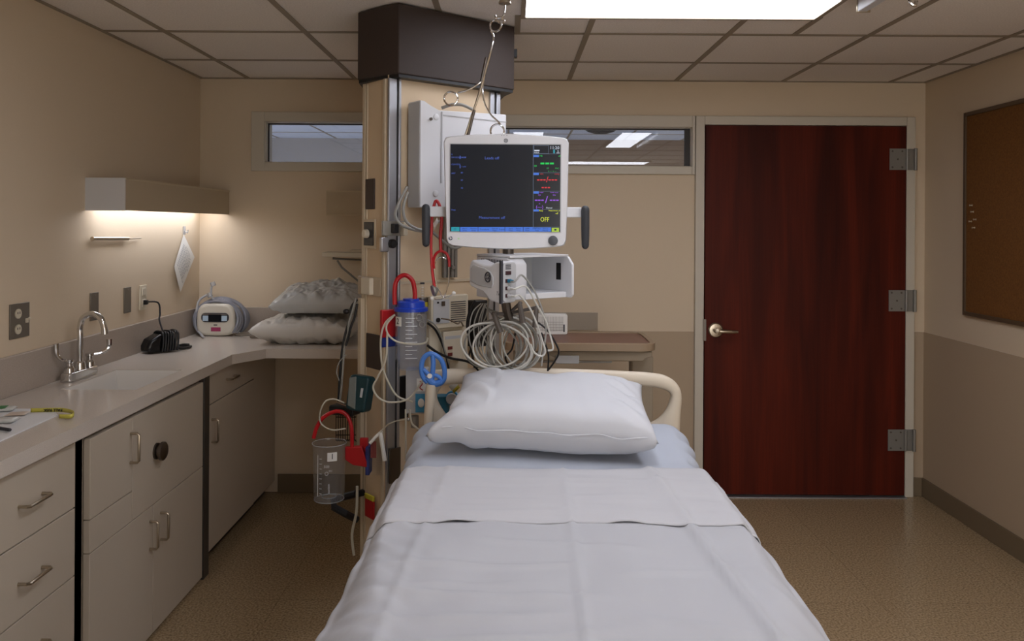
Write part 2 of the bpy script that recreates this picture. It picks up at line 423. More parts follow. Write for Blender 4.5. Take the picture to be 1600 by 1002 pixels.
MB().cyl((.6, 5.5, 2.23), (.6, 5.5, 2.436), .02).build('stem', black, t)

# door
dr = thing('door_1', None, None, (DOOR[0], D, 0), kind='structure')
f = MB(); fw = .05
f.box(DOOR[0]-fw, DOOR[0], D-.03, D+.02, 0, DOOR[2]+fw); f.box(DOOR[1], DOOR[1]+fw, D-.03, D+.02, 0, DOOR[2]+fw); f.box(DOOR[0], DOOR[1], D-.03, D+.02, DOOR[2], DOOR[2]+fw)
st(f.build('door_frame', framem, dr, bevel=.003))
st(MB().box(DOOR[0]+.004, DOOR[1]-.004, D-.034, D-.001, .012, DOOR[2]-.004).build('door_panel', woodm, dr, bevel=.002))
st(MB().box(DOOR[0], DOOR[1], D-.06, D-.002, .0002, .006).build('door_threshold', alum, dr))
for py in (249, 470, 688):
    h = MB(); c = P(1400, py, D-.036); z = c.z
    h.box(DOOR[1]-.1, DOOR[1]-.006, D-.04, D-.0335, z-.06, z+.06)
    h.box(DOOR[1]-.012, DOOR[1]+.052, D-.036, D-.0295, z-.06, z+.06)
    h.cyl((DOOR[1]+.045, D-.042, z-.062), (DOOR[1]+.045, D-.042, z+.062), .009)
    h.cyl((DOOR[1]-.004, D-.044, z-.058), (DOOR[1]-.004, D-.044, z+.058), .008)
    for sx, sz in ((-.085, .045), (-.085, -.045), (-.03, .045), (-.03, -.045), (-.055, 0)):
        pass
    hg = st(h.build('hinge', steel, dr, bevel=.001)); h = MB()
    for sx, sz in ((-.085, .045), (-.085, -.045), (-.03, .045), (-.03, -.045), (-.055, 0)): h.cyl((DOOR[1]+sx, D-.0395, z+sz), (DOOR[1]+sx, D-.0412, z+sz), .0055, n=10)
    st(h.build('hinge_screws', darkst, hg))
c = P(1118, 516, D-.034); h = MB()
h.lathe([(.042, 0), (.042, .006), (.036, .012), (.02, .014)], c, (0, -1, 0))
h.lathe([(.016, .012), (.014, .05), (.017, .056), (.017, .07), (0, .074)], c, (0, -1, 0))
h.tube([c+Vector((0, -.06, 0)), c+Vector((.03, -.063, 0)), c+Vector((.07, -.062, -.002)), c+Vector((.11, -.055, -.003))], lambda t: .012-.003*t, 10)
st(h.build('door_handle', nickel, dr))
st(MB().box(DOOR[0]-.006, DOOR[0]+.012, D-.0365, D-.02, c.z-.06, c.z+.06).build('door_latch_plate', darkst, dr))

# ================================================================== CEILING THINGS
def panel_light(x0, x1, yy0, yy1, label):
    t = thing('ceiling_light_panel', label, 'ceiling light', ((x0+x1)/2, (yy0+yy1)/2, H), 'flat white ceiling light panels')
    MB().box(x0+.018, x1-.018, yy0+.018, yy1-.018, H-.012, H-.006).build('diffuser', diffm, t, smooth=False)
    f = MB(); z0, z1 = H-.016, H-.0001
    f.box(x0, x0+.018, yy0, yy1, z0, z1); f.box(x1-.018, x1, yy0, yy1, z0, z1); f.box(x0+.018, x1-.018, yy0, yy0+.018, z0, z1); f.box(x0+.018, x1-.018, yy1-.018, yy1, z0, z1)
    f.build('light_frame', teem, t, smooth=False)
panel_light(LX0, LX1, LY0, LY1, 'lit white panel light set crosswise in the ceiling in front of the brown column head')
panel_light(-.01, .29, .87, 2.27, 'lit lengthwise ceiling panel over the bed, on the column side, mirrored in the high window')
panel_light(.94, 1.235, .87, 2.27, 'lit lengthwise ceiling panel on the door side, mirrored in the high window beside a rail')
panel_light(.55, 1.75, -1.42, -.9, 'lit ceiling panel behind the foot of the bed, mirrored as a low bright strip')
# white rail and hook
rl = MB(); a = P(1333, 14, 3.05); zt = H-.012
rl.box(1.242, 1.276, 1.2, 2.92, H-.05, H-.0051)
t = thing('curtain_rail', 'white ceiling rail with a dark slot, next to the bright crosswise light panel', 'rail', (1.27, 2.1, H))
rl.build('rail_body', white, t, bevel=.003)
MB().box(1.2762, 1.2785, 1.2, 2.91, H-.045, H-.02).build('rail_slot', black, t, smooth=False)
MB().box(1.24, 1.29, 2.9205, 2.928, H-.052, H-.0052).build('end_cap', nickel, t, bevel=.003)
hk = MB(); hx0, hy = 1.385, 2.83
hk.tube([(hx0, hy, H-.0051), (hx0, hy, H-.03), (hx0+.006, hy, H-.045), (hx0+.02, hy, H-.05), (hx0+.024, hy, H-.035)], .006)
tag(hk.build('ceiling_hook', chrome), 'small chrome hook hanging from the ceiling beyond the rail', 'hook')

# IV hanger
hp = lambda px, py: P(px, py, 2.86)
t = thing('iv_hanger', 'bent chrome wire drip hanger with ring hooks hanging in front of the brown column head', 'drip hanger', hp(785, -12))
m = MB(); m.cyl(hp(787, -13), hp(789, 3), .014, .02); m.cyl(hp(789, 3), hp(789, 6), .022, n=12); m.build('ceiling_mount', nickel, t)
m = MB(); m.tube([hp(789, 4), hp(788, 18), hp(785, 27), hp(776, 28), hp(774, 24)], .0035)
m.tube([hp(774, 29), hp(782, 27), hp(788, 33), hp(782, 37), hp(776, 31)], .0035)
m.torus(hp(774.5, 40), .021, .0035, (.3, 1, 0)); m.build('hook', chrome, t)
m = MB(); m.tube([hp(767, 48), hp(771, 58), hp(768, 75), hp(760, 105), hp(749, 145), hp(738, 178), hp(727, 212)], .004); m.build('wire_stem', chrome, t)
m = MB(); m.tube([hp(757, 118), hp(752, 127), hp(742, 135), hp(730, 141), hp(715, 145)], .003); m.torus(hp(704.5, 154), .024, .0033); m.build('ring_hook', chrome, t)
m = MB(); m.tube([hp(757, 118), hp(754, 140), hp(757, 160), hp(766, 178), hp(778, 190), hp(788, 203)], .003); m.torus(hp(777, 205), .024, .0033); m.build('ring_hook', chrome, t)
MB().cyl(hp(760, 90), hp(752, 128), .0055).build('sleeve', darkst, t); MB().cyl(hp(741, 172), hp(731, 212), .0055).build('sleeve', darkst, t)

# ================================================================== UTILITY TOWER (medical column)
ca, cb, cd = Vector((-.58, 3.165, 0)), Vector((-.465, 3.03, 0)), Vector((-.06, 3.36, 0))
ce2, cf = Vector((-.066, 3.66, 0)), Vector((-.61, 3.52, 0))
U = (cd-cb).normalized(); N = Vector((U.y, -U.x, 0))
UL = (cb-ca).normalized(); NL = Vector((UL.y, -UL.x, 0))
def PF(px, py, off=0):       # pixel ray met with the tower's bed-side face, pushed out by off
    r = ray(px, py); q = cb+N*off; s = (q-CAM).dot(N)/r.dot(N); return CAM+r*s
def PL(px, py, off=0):
    r = ray(px, py); q = ca+NL*off; s = (q-CAM).dot(NL)/r.dot(NL); return CAM+r*s
ZU = Vector((0, 0, 1))
FM = frameM(cb, U, -N, ZU)   # local x along the face, -y out of it, z up
LM = frameM(ca, UL, -NL, ZU)
def onF(p): return FM.inverted() @ p
def onL(p): return LM.inverted() @ p
SZ = 2.083
tw = thing('utility_tower', 'beige floor-to-ceiling medical service column with a dark brown boxed head', 'service column', (-.35, 3.3, 0))
MB().prism([(p.x, p.y) for p in (ca, cb, cd, ce2, cf)], 0, SZ+.01).build('body', colbeige, tw, smooth=False)
A, Mm, B, C = (-.602, 3.14), (-.478, 3.032), (-.424, 3.0), (.006, 3.352)
MB().prism([A, Mm, B, C, (-.03, 3.45), (-.067, 3.68), (-.63, 3.56)], SZ, H-.0055).build('head_cover', brown, tw, bevel=.004)
MB().prism([(-.598, 3.146), (-.478, 3.04), (-.424, 3.008), (.0, 3.352), (-.036, 3.448), (-.073, 3.67), (-.62, 3.55)], SZ-.012, SZ-.0005).build('head_trim', black, tw, smooth=False)
m = MB(); p = P(805, 84, 3.4); m.cbox(p, .016, .03, .035); m.build('side_catch', black, tw, bevel=.002)
LU = (cd-cb).length; LL = (cb-ca).length
m = MB(FM); m.box(-.004, .03, -.012, .002, 0, SZ-.013); m.box(.036, .047, -.016, .002, 0, SZ-.013); m.build('corner_rail', alum, tw, bevel=.002)
m = MB(FM); m.box(.0295, .0365, -.006, .001, 0, SZ-.013); m.build('rail_slot', gapm, tw, smooth=False)
m = MB(FM); m.box(LU-.05, LU-.028, -.012, .002, 0, SZ-.013); m.box(LU-.018, LU+.003, -.012, .002, 0, SZ-.013); m.build('edge_rail', alum, tw, bevel=.002)
m = MB(FM); m.box(LU-.0285, LU-.0175, -.006, .001, 0, SZ-.013); m.build('rail_slot', gapm, tw, smooth=False)
m = MB(LM); m.box(-.004, .014, -.006, .002, 0, SZ-.013); m.box(LL-.03, LL-.012, -.008, .002, 0, SZ-.013); m.box(.018, .03, -.004, .002, 0, SZ-.013); m.build('side_trim', coltrim, tw, bevel=.002)
zs = PF(690, 438).z
m = MB(FM); m.box(.048, LU-.051, -.004, .001, zs-.008, zs+.002); m.build('panel_seam', coltrim, tw)
# silver vertical channel with bolt on the bed face
a = onF(PF(700, 320)); m = MB(FM)
for dx in (-.03, -.012, .006, .022): m.box(a.x+dx, a.x+dx+.013, -.018, -.0045, zs+.01, 1.583)
m.cyl((a.x+.01, -.017, zs+.05), (a.x+.01, -.028, zs+.05), .008); m.build('mounting_channel', steel, tw, bevel=.001)
# left face fittings
def lplate(px0, px1, py0, py1, name, mt, off=.006, bev=.002):
    p, q = onL(PL(px0, py0)), onL(PL(px1, py1)); m = MB(LM); m.box(p.x, q.x, -off, .001, q.z, p.z); return m.build(name, mt, tw, bevel=bev), p, q
lplate(573, 586, 280, 327, 'blank_plate', mat('bronze_plate', '#40332c', .5))
lplate(570, 588, 343, 389, 'switch_plate', coltrim)
o, p, q = lplate(571.5, 586, 347, 384, 'switch_insert', black, .009)
m = MB(LM); m.lathe([(.017, 0), (.016, .014), (.012, .018), (0, .018)], ((p.x+q.x)/2-.008, -.009, (p.z+q.z)/2), (0, -1, 0)); m.build('dial_knob', offw, tw)
lplate(562, 597, 431, 464, 'clamp_plate', mat('clear_beige', '#b7a892', .3), .008)
lplate(572, 586, 433, 461, 'clamp_body', offw, .024, .004)
lplate(574, 599, 520, 580, 'lower_plate', mat('bronze_plate', '#40332c', .5))
m = MB(LM); p = onL(PL(566, 465)); m.box(p.x, p.x+.026, -.02, .001, .62, p.z); m.build('side_conduit', coltrim, tw, bevel=.002)
# clip and black knob on corner rail
c = PF(615, 357, .03)
m = MB(FM); l = onF(c); m.box(l.x-.045, l.x+.05, -.03, -.0165, l.z-.028, l.z+.028); m.build('rail_clip', mat('clear_clip', '#a9a59c', .2, trans=.4), tw, bevel=.003)
m = MB(FM); m.box(l.x-.012, l.x+.012, -.05, -.029, l.z-.018, l.z+.018); m.build('clip_latch', black, tw, bevel=.003)
m = MB(FM); m.box(l.x+.028, l.x+.047, -.055, -.029, l.z-.026, l.z+.024); m.build('clip_tab', offw, tw, bevel=.003)
c = onF(PF(613, 381, .03)); m = MB(FM)
m.lathe([(.014, .0), (.017, .008), (.017, .022), (.013, .03), (0, .031)], (c.x, -.016, c.z), (0, -1, 0)); m.build('clamp_knob', black, tw)
m = MB(FM); m.box(c.x-.045, c.x-.012, -.028, -.0125, c.z-.03, c.z+.025); m.build('rail_clamp', alum, tw, bevel=.004)
# lower bed-face plates
p = onF(PF(604, 700)); q = onF(PF(616, 752)); m = MB(FM); m.box(p.x, q.x+.015, -.022, -.0165, q.z, p.z); m.build('access_plate', darkst, tw, bevel=.002)
p = onF(PF(622, 588)); q = onF(PF(636, 652)); m = MB(FM); m.box(p.x, q.x, -.01, .001, q.z, p.z); m.build('slot_plate', black, tw, bevel=.002)
# black bumper at the foot
m = MB(); c = PL(556, 785, .0)
m.tube([PL(566, 770, .02), PL(556, 772, .06), P(536, 777, 3.14), P(521, 783, 3.12), P(522, 793, 3.1), P(540, 803, 3.09), PL(557, 812, .03)], .014, 8, smooth=False); m.build('foot_bumper', rubber, tw)

# ---- white enclosure on the tower's bed face
bs0, bs1, bt = .078, .486, .0986
t = thing('mount_enclosure', 'large white metal box fixed to the column behind the monitor', 'equipment box', FM @ Vector((.28, -.001, 1.586)))
m = MB(FM); m.prism([(bs0, 1.586), (bs1, 1.6), (bs1, 1.968), (bs0+.085, 1.955), (bs0+.045, 1.97), (bs0+.02, 1.983), (bs0, 1.985)], -bt, -.0165, 'y'); m.build('housing', white, t, bevel=.003)
m = MB(FM); m.box(bs0-.002, bs0-.0002, -bt+.004, -.017, 1.59, 1.98); lab(m.build('side_cover', whiteg, t, bevel=.0005), 'grey side of the white box')
m = MB(FM); m.box(bs0+.092, bs0+.098, -bt-.003, -bt+.001, 1.68, 1.95); m.build('groove', whiteg, t)
for sx, z in ((.07, 1.928), (.07, 1.64)): MB(FM).lathe([(.012, 0), (.012, .002), (.009, .0035), (0, .0035)], (bs0+sx, -bt, z), (0, -1, 0)).build('plug', white, t)
m = MB(FM); m.cyl((bs0+.045, -bt, 1.918), (bs0+.045, -bt-.006, 1.918), .006, n=8); m.build('lock', darkst, t)
m = MB(FM); m.box(bs0+.098, bs1, -bt-.002, -bt, 1.936, 1.94); m.build('lid_edge', whiteg, t)

# ---- monitor
MY = 2.78
def mp(px, py, off=0): return P(px, py, MY-off)
t = mon = thing('patient_monitor', 'white flat patient monitor with a dark screen showing OFF readings, on the column arm', 'monitor', mp(791, 387))
out = []
def arc(a, b, bulge, n=14):
    r = []
    for i in range(n+1):
        s = i/n; p = Vector(a).lerp(Vector(b), s); p = p+Vector((0, 1))*(-bulge*4*s*(1-s)); r.append((p.x, p.y))
    return r
top = arc((703, 213), (881, 215), 5); bot = arc((877, 385), (706, 384), -5)
px = top+[(886, 217), (889, 223)]+[(887.5, 300), (885, 376), (882, 383)]+bot+[(700, 381), (697, 374)]+[(695, 300), (693, 221), (696, 215)]
front = [mp(x, y) for x, y in px]; cx = mp(791, 299)
def ring(k, off): return [Vector((cx.x+(p.x-cx.x)*k, MY+off, cx.z+(p.z-cx.z)*k)) for p in front]
m = MB(); R = [ring(.985, 0), ring(1, .008), ring(1, .03), ring(.93, .045), ring(.7, .07)]; n = len(px)
vs = sum(R, []); fs = [tuple(range(n)), tuple(range((len(R)-1)*n, len(R)*n))]
for k in range(len(R)-1):
    for i in range(n): fs.append((k*n+i, k*n+(i+1) % n, (k+1)*n+(i+1) % n, (k+1)*n+i))
m.add(vs, fs).build('housing', white, t, ang=.9)
def mpoly(m, pts, off): m.add([mp(x, y, off) for x, y in pts], [tuple(range(len(pts)))]); return m
def mrect(m, x0, x1, yy0, yy1, off): return mpoly(m, [(x0, yy0), (x1, yy0), (x1, yy1), (x0, yy1)], off)
m = MB(); a, b = mp(702.5, 224), mp(876.5, 364); m.box(a.x, b.x, MY-.0015, MY+.003, b.z, a.z); m.build('screen_border', whiteg, t)
m = MB(); a, b = mp(704, 225.5), mp(875, 362.5); m.box(a.x, b.x, MY-.003, MY+.003, b.z, a.z); sc_ = m.build('screen', scr, t)
def mtext(m, s, px, py, hpx, off=.0042, align='CENTER', sx=1): return m.text(s, hpx/455*1.35, textM(mp(px, py, off), (1, 0, -ROLL), (0, 0, 1)), .0001, align, 0, sx)
O1 = .0036
def gfx(name, m, mt): return m.build(name, mt, sc_, smooth=False)
m = MB(); mrect(m, 719, 820+13, 355, 362, O1); mrect(m, 833, 861, 355.5, 362, O1); gfx('menu_bar', m, g_blue)
m = MB(); mrect(m, 705, 718, 355, 361.5, O1); gfx('power_key', m, g_cyan)
m = MB(); mrect(m, 862, 873.5, 356, 362.4, O1); gfx('alarm_key', m, g_lime)
m = MB()
for x in (718.6, 747, 789, 817.5, 861.3): mrect(m, x-.35, x+.35, 355, 362, .0038)
for x, s2 in ((726, ('Alarm', 'Setup')), (740, ('Monitor', 'Setup')), (757, ('Procedures', '')), (773, ('Data &', 'Pages')), (784, ('Trends', '')), (798, ('Start', 'Vitals')), (810, ('Param', 'Setup')), (824, ('NIBP', 'Auto')), (839, ('NIBP Start', 'Stop')), (852, ('Silence', 'Alarms'))):
    mtext(m, s2[0], x, 357.3 if s2[1] else 358.6, 2.3, .004); 
    if s2[1]: mtext(m, s2[1], x, 360.2, 2.3, .004)
m.torus(mp(711, 358, .004), .003, .0005); mrect(m, 866, 869.5, 358, 360.5, .004)
gfx('menu_text', m, g_navy)
def slabel(*a): gfx('screen_label', mtext(MB(), *a), g_lab)
slabel('Leads off', 768.5, 247.3, 4.6); slabel('Measurement off', 768.5, 340.3, 4.4)
for s_, x, y in (('II', 705.3, 241.5), ('NO ECG DATA', 705.3, 246), ('CLN ECG', 705.3, 257), ('ART', 705.3, 271), ('Resp', 705.3, 328)): slabel(s_, x, y, 2.5, .0042, 'LEFT')
for s_, x, y in (('1 mV', 721, 246), ('1 mV', 721, 260.5), ('80', 720, 270), ('60', 720, 281.5), ('40', 720, 294)): slabel(s_, x, y, 2.5, .0042, 'LEFT')
for y in (243.5, 258): gfx('scale_mark', mrect(MB(), 718.4, 719.4, y, y+5, O1), g_lab)
m = MB()
mrect(m, 832.8, 833.6, 226, 355, O1)
for y in (240.6, 270, 299, 327.3, 355): mrect(m, 833, 875, y-.3, y+.3, O1)
for x0, x1, a, b in ((834, 857.5, 227.2, 227.9), (834, 857.5, 239.7, 240.4), (834, 834.6, 227.2, 240.4), (856.9, 857.5, 227.2, 240.4)): mrect(m, x0, x1, a, b, .0038)
gfx('screen_lines', m, g_line)
for y in (244, 272, 301, 329): gfx('channel_tag', mrect(MB(), 833.6, 842, y-2, y+1.6, O1), g_blue)
gfx('clock_text', mtext(MB(), '11:20', 866.5, 231.2, 5), g_white); gfx('bed_text', mrect(MB(), 834.8, 843, 234.4, 236.2, O1), g_white); gfx('mode_text', mtext(MB(), 'Adult', 834.6, 238.4, 2.6, .0042, 'LEFT'), g_white); gfx('mode_text', mtext(MB(), 'Manual', 858, 325, 2.6), g_white)
m = MB(); m.torus(mp(872, 236.4, .004), .0022, .0005, n=12); mrect(m, 869.5, 874.4, 238.6, 239.4, O1); gfx('network_icon', m, g_white)
m = MB(); mrect(m, 864.5, 867, 234, 239.6, O1); gfx('status_icon', m, g_cyan)
m = MB()
for x in (847.5, 855, 862.3): gfx('reading_dash', mrect(MB(), x-3, x+3, 254.2, 256.9, O1), g_green)
mtext(m, '50', 836.6, 259.6, 3); mtext(m, 'ST', 856, 263.2, 2.4); mtext(m, 'PVC', 870.5, 263.3, 2.4); mtext(m, 'II ----  V ----', 863, 267.8, 2); mtext(m, 'HR', 845.5, 243.8, 2.6); mtext(m, 'off', 874, 244, 2.4)
gfx('heart_rate_readout', m, g_green)
m = MB()
for x in (841, 845.8, 850.6, 858.8, 863.6, 868.5): mrect(m, x-1.9, x+1.9, 280.2, 282.2, O1)
mpoly(m, [(853.2, 284.8), (854.4, 284.8), (857, 276), (855.8, 276)], O1)
for x in (848, 852.7, 857.6): mrect(m, x-1.8, x+1.8, 292.2, 294.2, O1)
mtext(m, 'Art', 846.5, 272, 2.5); mtext(m, 'mmHg', 870, 272, 2)
gfx('pressure_readout', m, g_red)
m = MB()
for x in (837.8, 842.6, 847.6, 861, 866, 871): mrect(m, x-2, x+2, 312, 314, O1)
mpoly(m, [(851.6, 317.3), (853, 317.3), (856.2, 306.6), (854.8, 306.6)], O1)
mtext(m, '(---)', 843.2, 323.6, 5.4); mtext(m, 'Sys', 843, 304.6, 2.5); mtext(m, 'Dia', 866, 304.8, 2.5); mtext(m, 'NIBP', 846, 301, 2.2); mtext(m, 'Adult auto', 866, 300.9, 2.2); mtext(m, 'M', 843, 318.6, 2)
gfx('cuff_readout', m, g_purple)
m = MB(); mtext(m, 'OFF', 851.2, 343.4, 7.4, .0042, 'CENTER', .8); mtext(m, 'Measurement of', 866, 329.3, 2.3, .0042, 'CENTER', .85); mtext(m, 'off', 870, 333.6, 3); mtext(m, 'Resp', 845.5, 329.4, 2.3)
gfx('off_readout', m, g_yel)
# emblem, dots, knob, status
def emblem(m, c, r, right, up):
    fr = textM(c, right, up); nrm = fr.to_3x3() @ Vector((0, 0, 1))
    m.torus(Vector(c)+nrm*.0002, r, r*.12, nrm, 24, 6)
    m.text('GE', r*1.25, fr @ Matrix.Translation((0, 0, .0003)), .0002, 'CENTER', .35)
    for i in range(4):
        a = pi/4+i*pi/2; q = fr @ Vector((r*.62*cos(a), r*.62*sin(a), .0003)); m.torus(q, r*.24, r*.06, nrm, 10, 4)
m = MB(); emblem(m, mp(790.5, 219.8, .0005), .0062, (1, 0, 0), ZU); m.build('maker_emblem', mat('emblem_ink', '#454a55', .5), t)
m = MB(); m.cyl(mp(704, 372.5, 0), mp(704, 372.5, .0012), .0068, n=20); m.build('badge', mat('badge_blue', '#1c2f55', .4), t)
m = MB(); mpoly(m, [(702.2, 369.8), (704, 369.8), (704, 372), (706.3, 371.4), (706.3, 373), (704, 373.2), (703.2, 375)], .0014); m.build('badge_mark', paper, t, smooth=False)
m = MB(); m.cyl(mp(716.5, 373, 0), mp(716.5, 373, .001), .003, n=12); m.build('status_lamp', glow('glow_status', '#c8e8b0', .7), t)
kc = mp(864, 376, 0); m = MB(); m.lathe([(.0165, 0), (.0165, .008), (.0145, .012), (.01, .0135), (0, .014)], kc, (0, -1, 0), 32); m.build('jog_knob', mat('knob_grey', '#54575c', .4), t)
m = MB(); mpoly(m, arc((772, 209.5), (810, 209.9), .8, 6)+[(803, 213.5), (780, 213.2)], -.0004); m.build('alarm_light', mat('frost_lens', '#c9cbd0', .3), t, smooth=False)
m = MB()
for x in (784, 787.5, 792): m.cyl(mp(x, 211.7, -.001), mp(x, 211.7, .0012), .0012, n=8)
m.build('sensor', ink, t)
# grab handles
m = MB(); a, b = mp(660, 322), mp(910, 340); m.box(a.x, b.x, MY+.047, MY+.056, b.z, a.z); m.build('handle_bar', white, t, bevel=.003)
for pxh, p0, p1 in ((665.5, 319, 386), (914.5, 321.5, 389.5)):
    a, b = P(pxh, p0, MY+.03), P(pxh, p1, MY+.03); m = MB()
    pts = [a.lerp(b, s) for s in (0, .02, .06, .12, .3, .5, .7, .9, .95, .98, 1)]
    rr = [.004, .01, .0135, .0145, .0145, .0145, .014, .013, .0115, .008, .003]
    n = 12; vs = []; fs = []
    for p, r in zip(pts, rr): vs += [p+Vector((r*cos(2*pi*i/n), r*1.2*sin(2*pi*i/n), 0)) for i in range(n)]
    for k in range(len(pts)-1):
        for i in range(n): fs.append((k*n+i, k*n+(i+1) % n, (k+1)*n+(i+1) % n, (k+1)*n+i))
    fs += [tuple(range(n)), tuple(range((len(pts)-1)*n, len(pts)*n))]
    m.add(vs, fs).build('grab_handle', greyhandle, t)
m = MB(); c = mp(791, 300); q = FM @ Vector((.33, -bt, 1.68))
m.cyl((c.x, MY+.065, c.z), (c.x, MY+.11, c.z), .05); m.build('pivot', whiteg, t)
m = MB(); m.tube([(c.x, MY+.1, c.z), (c.x-.02, MY+.16, c.z), q+N*.06, q+N*.001], .03, 10, smooth=False); m.build('support_arm', white, t)

# ---- module rack under the monitor
yw = math.atan2(.6, .8)
Q0 = Vector((-.006, 2.72, 1.268)); RM = rot_frame(Q0, yw)
W_, Dp, Hh = .26, .2, .152
t = thing('module_rack', 'open white metal module rack mounted below the monitor', 'equipment rack', Q0)
m = MB(RM); m.prism([(0, Hh-.008), (W_, Hh-.008), (W_, Hh), (0, Hh)], .0, Dp, 'y'); m.build('top_plate', white, t, bevel=.002)
m = MB(RM); m.prism([(W_-.012, .008), (W_-.0, .008), (W_, Hh-.009), (W_-.012, Hh-.009)], -.03, Dp, 'y')
m = MB(RM); m.prism([(-.02, 0), (-.03, .01), (-.03, Hh-.035), (-.005, Hh-.008), (Dp, Hh-.008), (Dp, 0)], W_-.01, W_, 'x'); m.build('side_plate', white, t, bevel=.002)
m = MB(RM); m.prism([(0, 0), (-.01, .03), (-.01, Hh-.03), (.015, Hh-.0085), (Dp, Hh-.0085), (Dp, 0)], 0, .065, 'x'); m.build('power_unit', white, t, bevel=.004)
m = MB(RM); m.box(.066, W_-.0105, 0, Dp, 0, .02); m.build('bottom_shelf', white, t, bevel=.002)
m = MB(RM); m.box(.066, W_-.0105, Dp-.004, Dp, .021, Hh-.009); m.build('back_plate', whiteg, t)
m = MB(RM); m.box(W_-.0112, W_-.0102, .03, .055, .06, .12); m.build('connector', black, t)
m = MB(RM)
for i in range(14): m.box(-.0008, .0006, .04+i*.0095, .0445+i*.0095, Hh-.034, Hh-.016)
m.build('vent_slots', ink, t, smooth=False)
m = MB(); c = RM @ Vector((.1, .145, Hh)); m.cyl(c, (c.x, c.y, 1.45), .02); m.tube([(c.x, c.y, 1.43), (c.x-.01, 2.9, 1.5), (c.x-.02, 2.92, 1.6)], .014); m.build('rack_bracket', darkst, t)
# ---- data module with round emblem
R0 = Vector((-.0352, 2.62, 1.267)); DM = rot_frame(R0, yw)
t = thing('data_module', 'rounded white patient data module with a round monogram, cables plugged into its end', 'module', R0)
mw, md_, mh = .062, .185, .138
prof = [(0, .008), (.01, .0), (.06, .005), (.1, .03), (.15, .04), (.178, .047), (.185, .06), (.185, .11), (.178, .128), (.165, .138), (.1, .122), (.06, .122), (.03, .134), (.006, .138), (0, .13)]
m = MB(DM); m.prism(prof, .0, mw, 'x'); m.build('housing', white, t, bevel=.007, seg=3)
m = MB(DM); m.prism([(.04+.0*0, .06), (.05, .048), (.13, .052), (.172, .065), (.172, .108), (.16, .118), (.09, .112), (.055, .1), (.042, .085)], -.003, .002, 'x'); m.build('side_panel', whiteg, t, bevel=.002)
c = DM @ Vector((-.0035, .068, .083)); rt = (DM.to_3x3() @ Vector((0, -1, 0))); m = MB(); emblem(m, c, .016, rt, ZU); m.build('maker_emblem', ink, t)
m = MB(DM); m.prism(rrect(.006, mw-.004, .004, mh-.004, .012), -.006, .004, 'y'); m.build('end_panel', whiteg, t, bevel=.002)
m = MB(DM); m.prism(rrect(-.002, .006, -.001, mh+.001, .003), -.004, .006, 'y'); m.build('end_seam', ink, t)
m = MB(DM)
for i, z in enumerate((.026, .05, .074, .1)): m.box(.014, .036, -.009, -.005, z-.006, z+.006)
m.build('port', mat('port_dark', '#3b2226', .5), t, bevel=.001)
m = MB(DM)
for z in (.112, .118, .124): m.box(.014, .036, -.007, -.005, z, z+.003)
m.build('port_lines', ink, t, smooth=False)
m = MB(); m.text('Tx', .018, textM(DM @ Vector((-.0006, .016, .032)), rt, ZU), .0001, 'CENTER', .3); m.build('side_mark', ink, t, smooth=False)
m = MB(); c = DM @ Vector((mw+.001, .06, .07)); m.box(0, 0, 0, 0, 0, 0) if 0 else None
m.T = DM; m.box(mw+.0005, .082, .05, .09, .04, .1); m.build('mounting_bracket', darkst, t)
# plugs on the module and their leads
plugspec = ((.026, white), (.05, white), (.074, mat('teal_plug', '#2f7fa0', .4)), (.1, whiteg))
# ---- cables
LP = lambda px, py, y=2.72: P(px, py, y)
def cable(name, pts, r, mt, label, cat='cable', group=None): return tag(MB().tube(pts, r, 8).build(name, mt), label, cat, group)
lead_g = 'leads plugged into the data module'
ends = [DM @ Vector((.025, -.012, z)) for z in (.026, .05, .074)]
for i, (e, route, mt, lb) in enumerate((
    (ends[0], [(812, 462), (828, 482), (840, 510), (848, 535), (852, 550), (845, 557), (834, 550), (829, 538)], cablew, 'pale lead from the lowest data module plug, looping down over the table front'),
    (ends[1], [(822, 448), (838, 475), (852, 500), (860, 525), (864, 545), (856, 548)], cablew, 'pale lead from the middle data module plug, hanging past the grey clips'),
    (ends[2], [(815, 430), (830, 447), (842, 470), (850, 495), (853, 520), (848, 555), (846, 572)], cableg, 'darker grey lead from the third data module plug, hanging to the headboard'))):
    tt = thing('module_lead', lb, 'lead', e, lead_g)
    MB().tube([e, e+(DM.to_3x3() @ Vector((0, -.03, 0)))]+[LP(x, y, 2.63+.018*min(j, 3)+.009*i) for j, (x, y) in enumerate(route)], .0032, 8).build('wire', mt, tt)
    dirv = (DM.to_3x3() @ Vector((0, -1, 0)))
    m = MB(); m.cyl(e+dirv*(-.0025), e+dirv*.02, .0065, .0045, 10); m.build('plug', plugspec[i][1], tt)
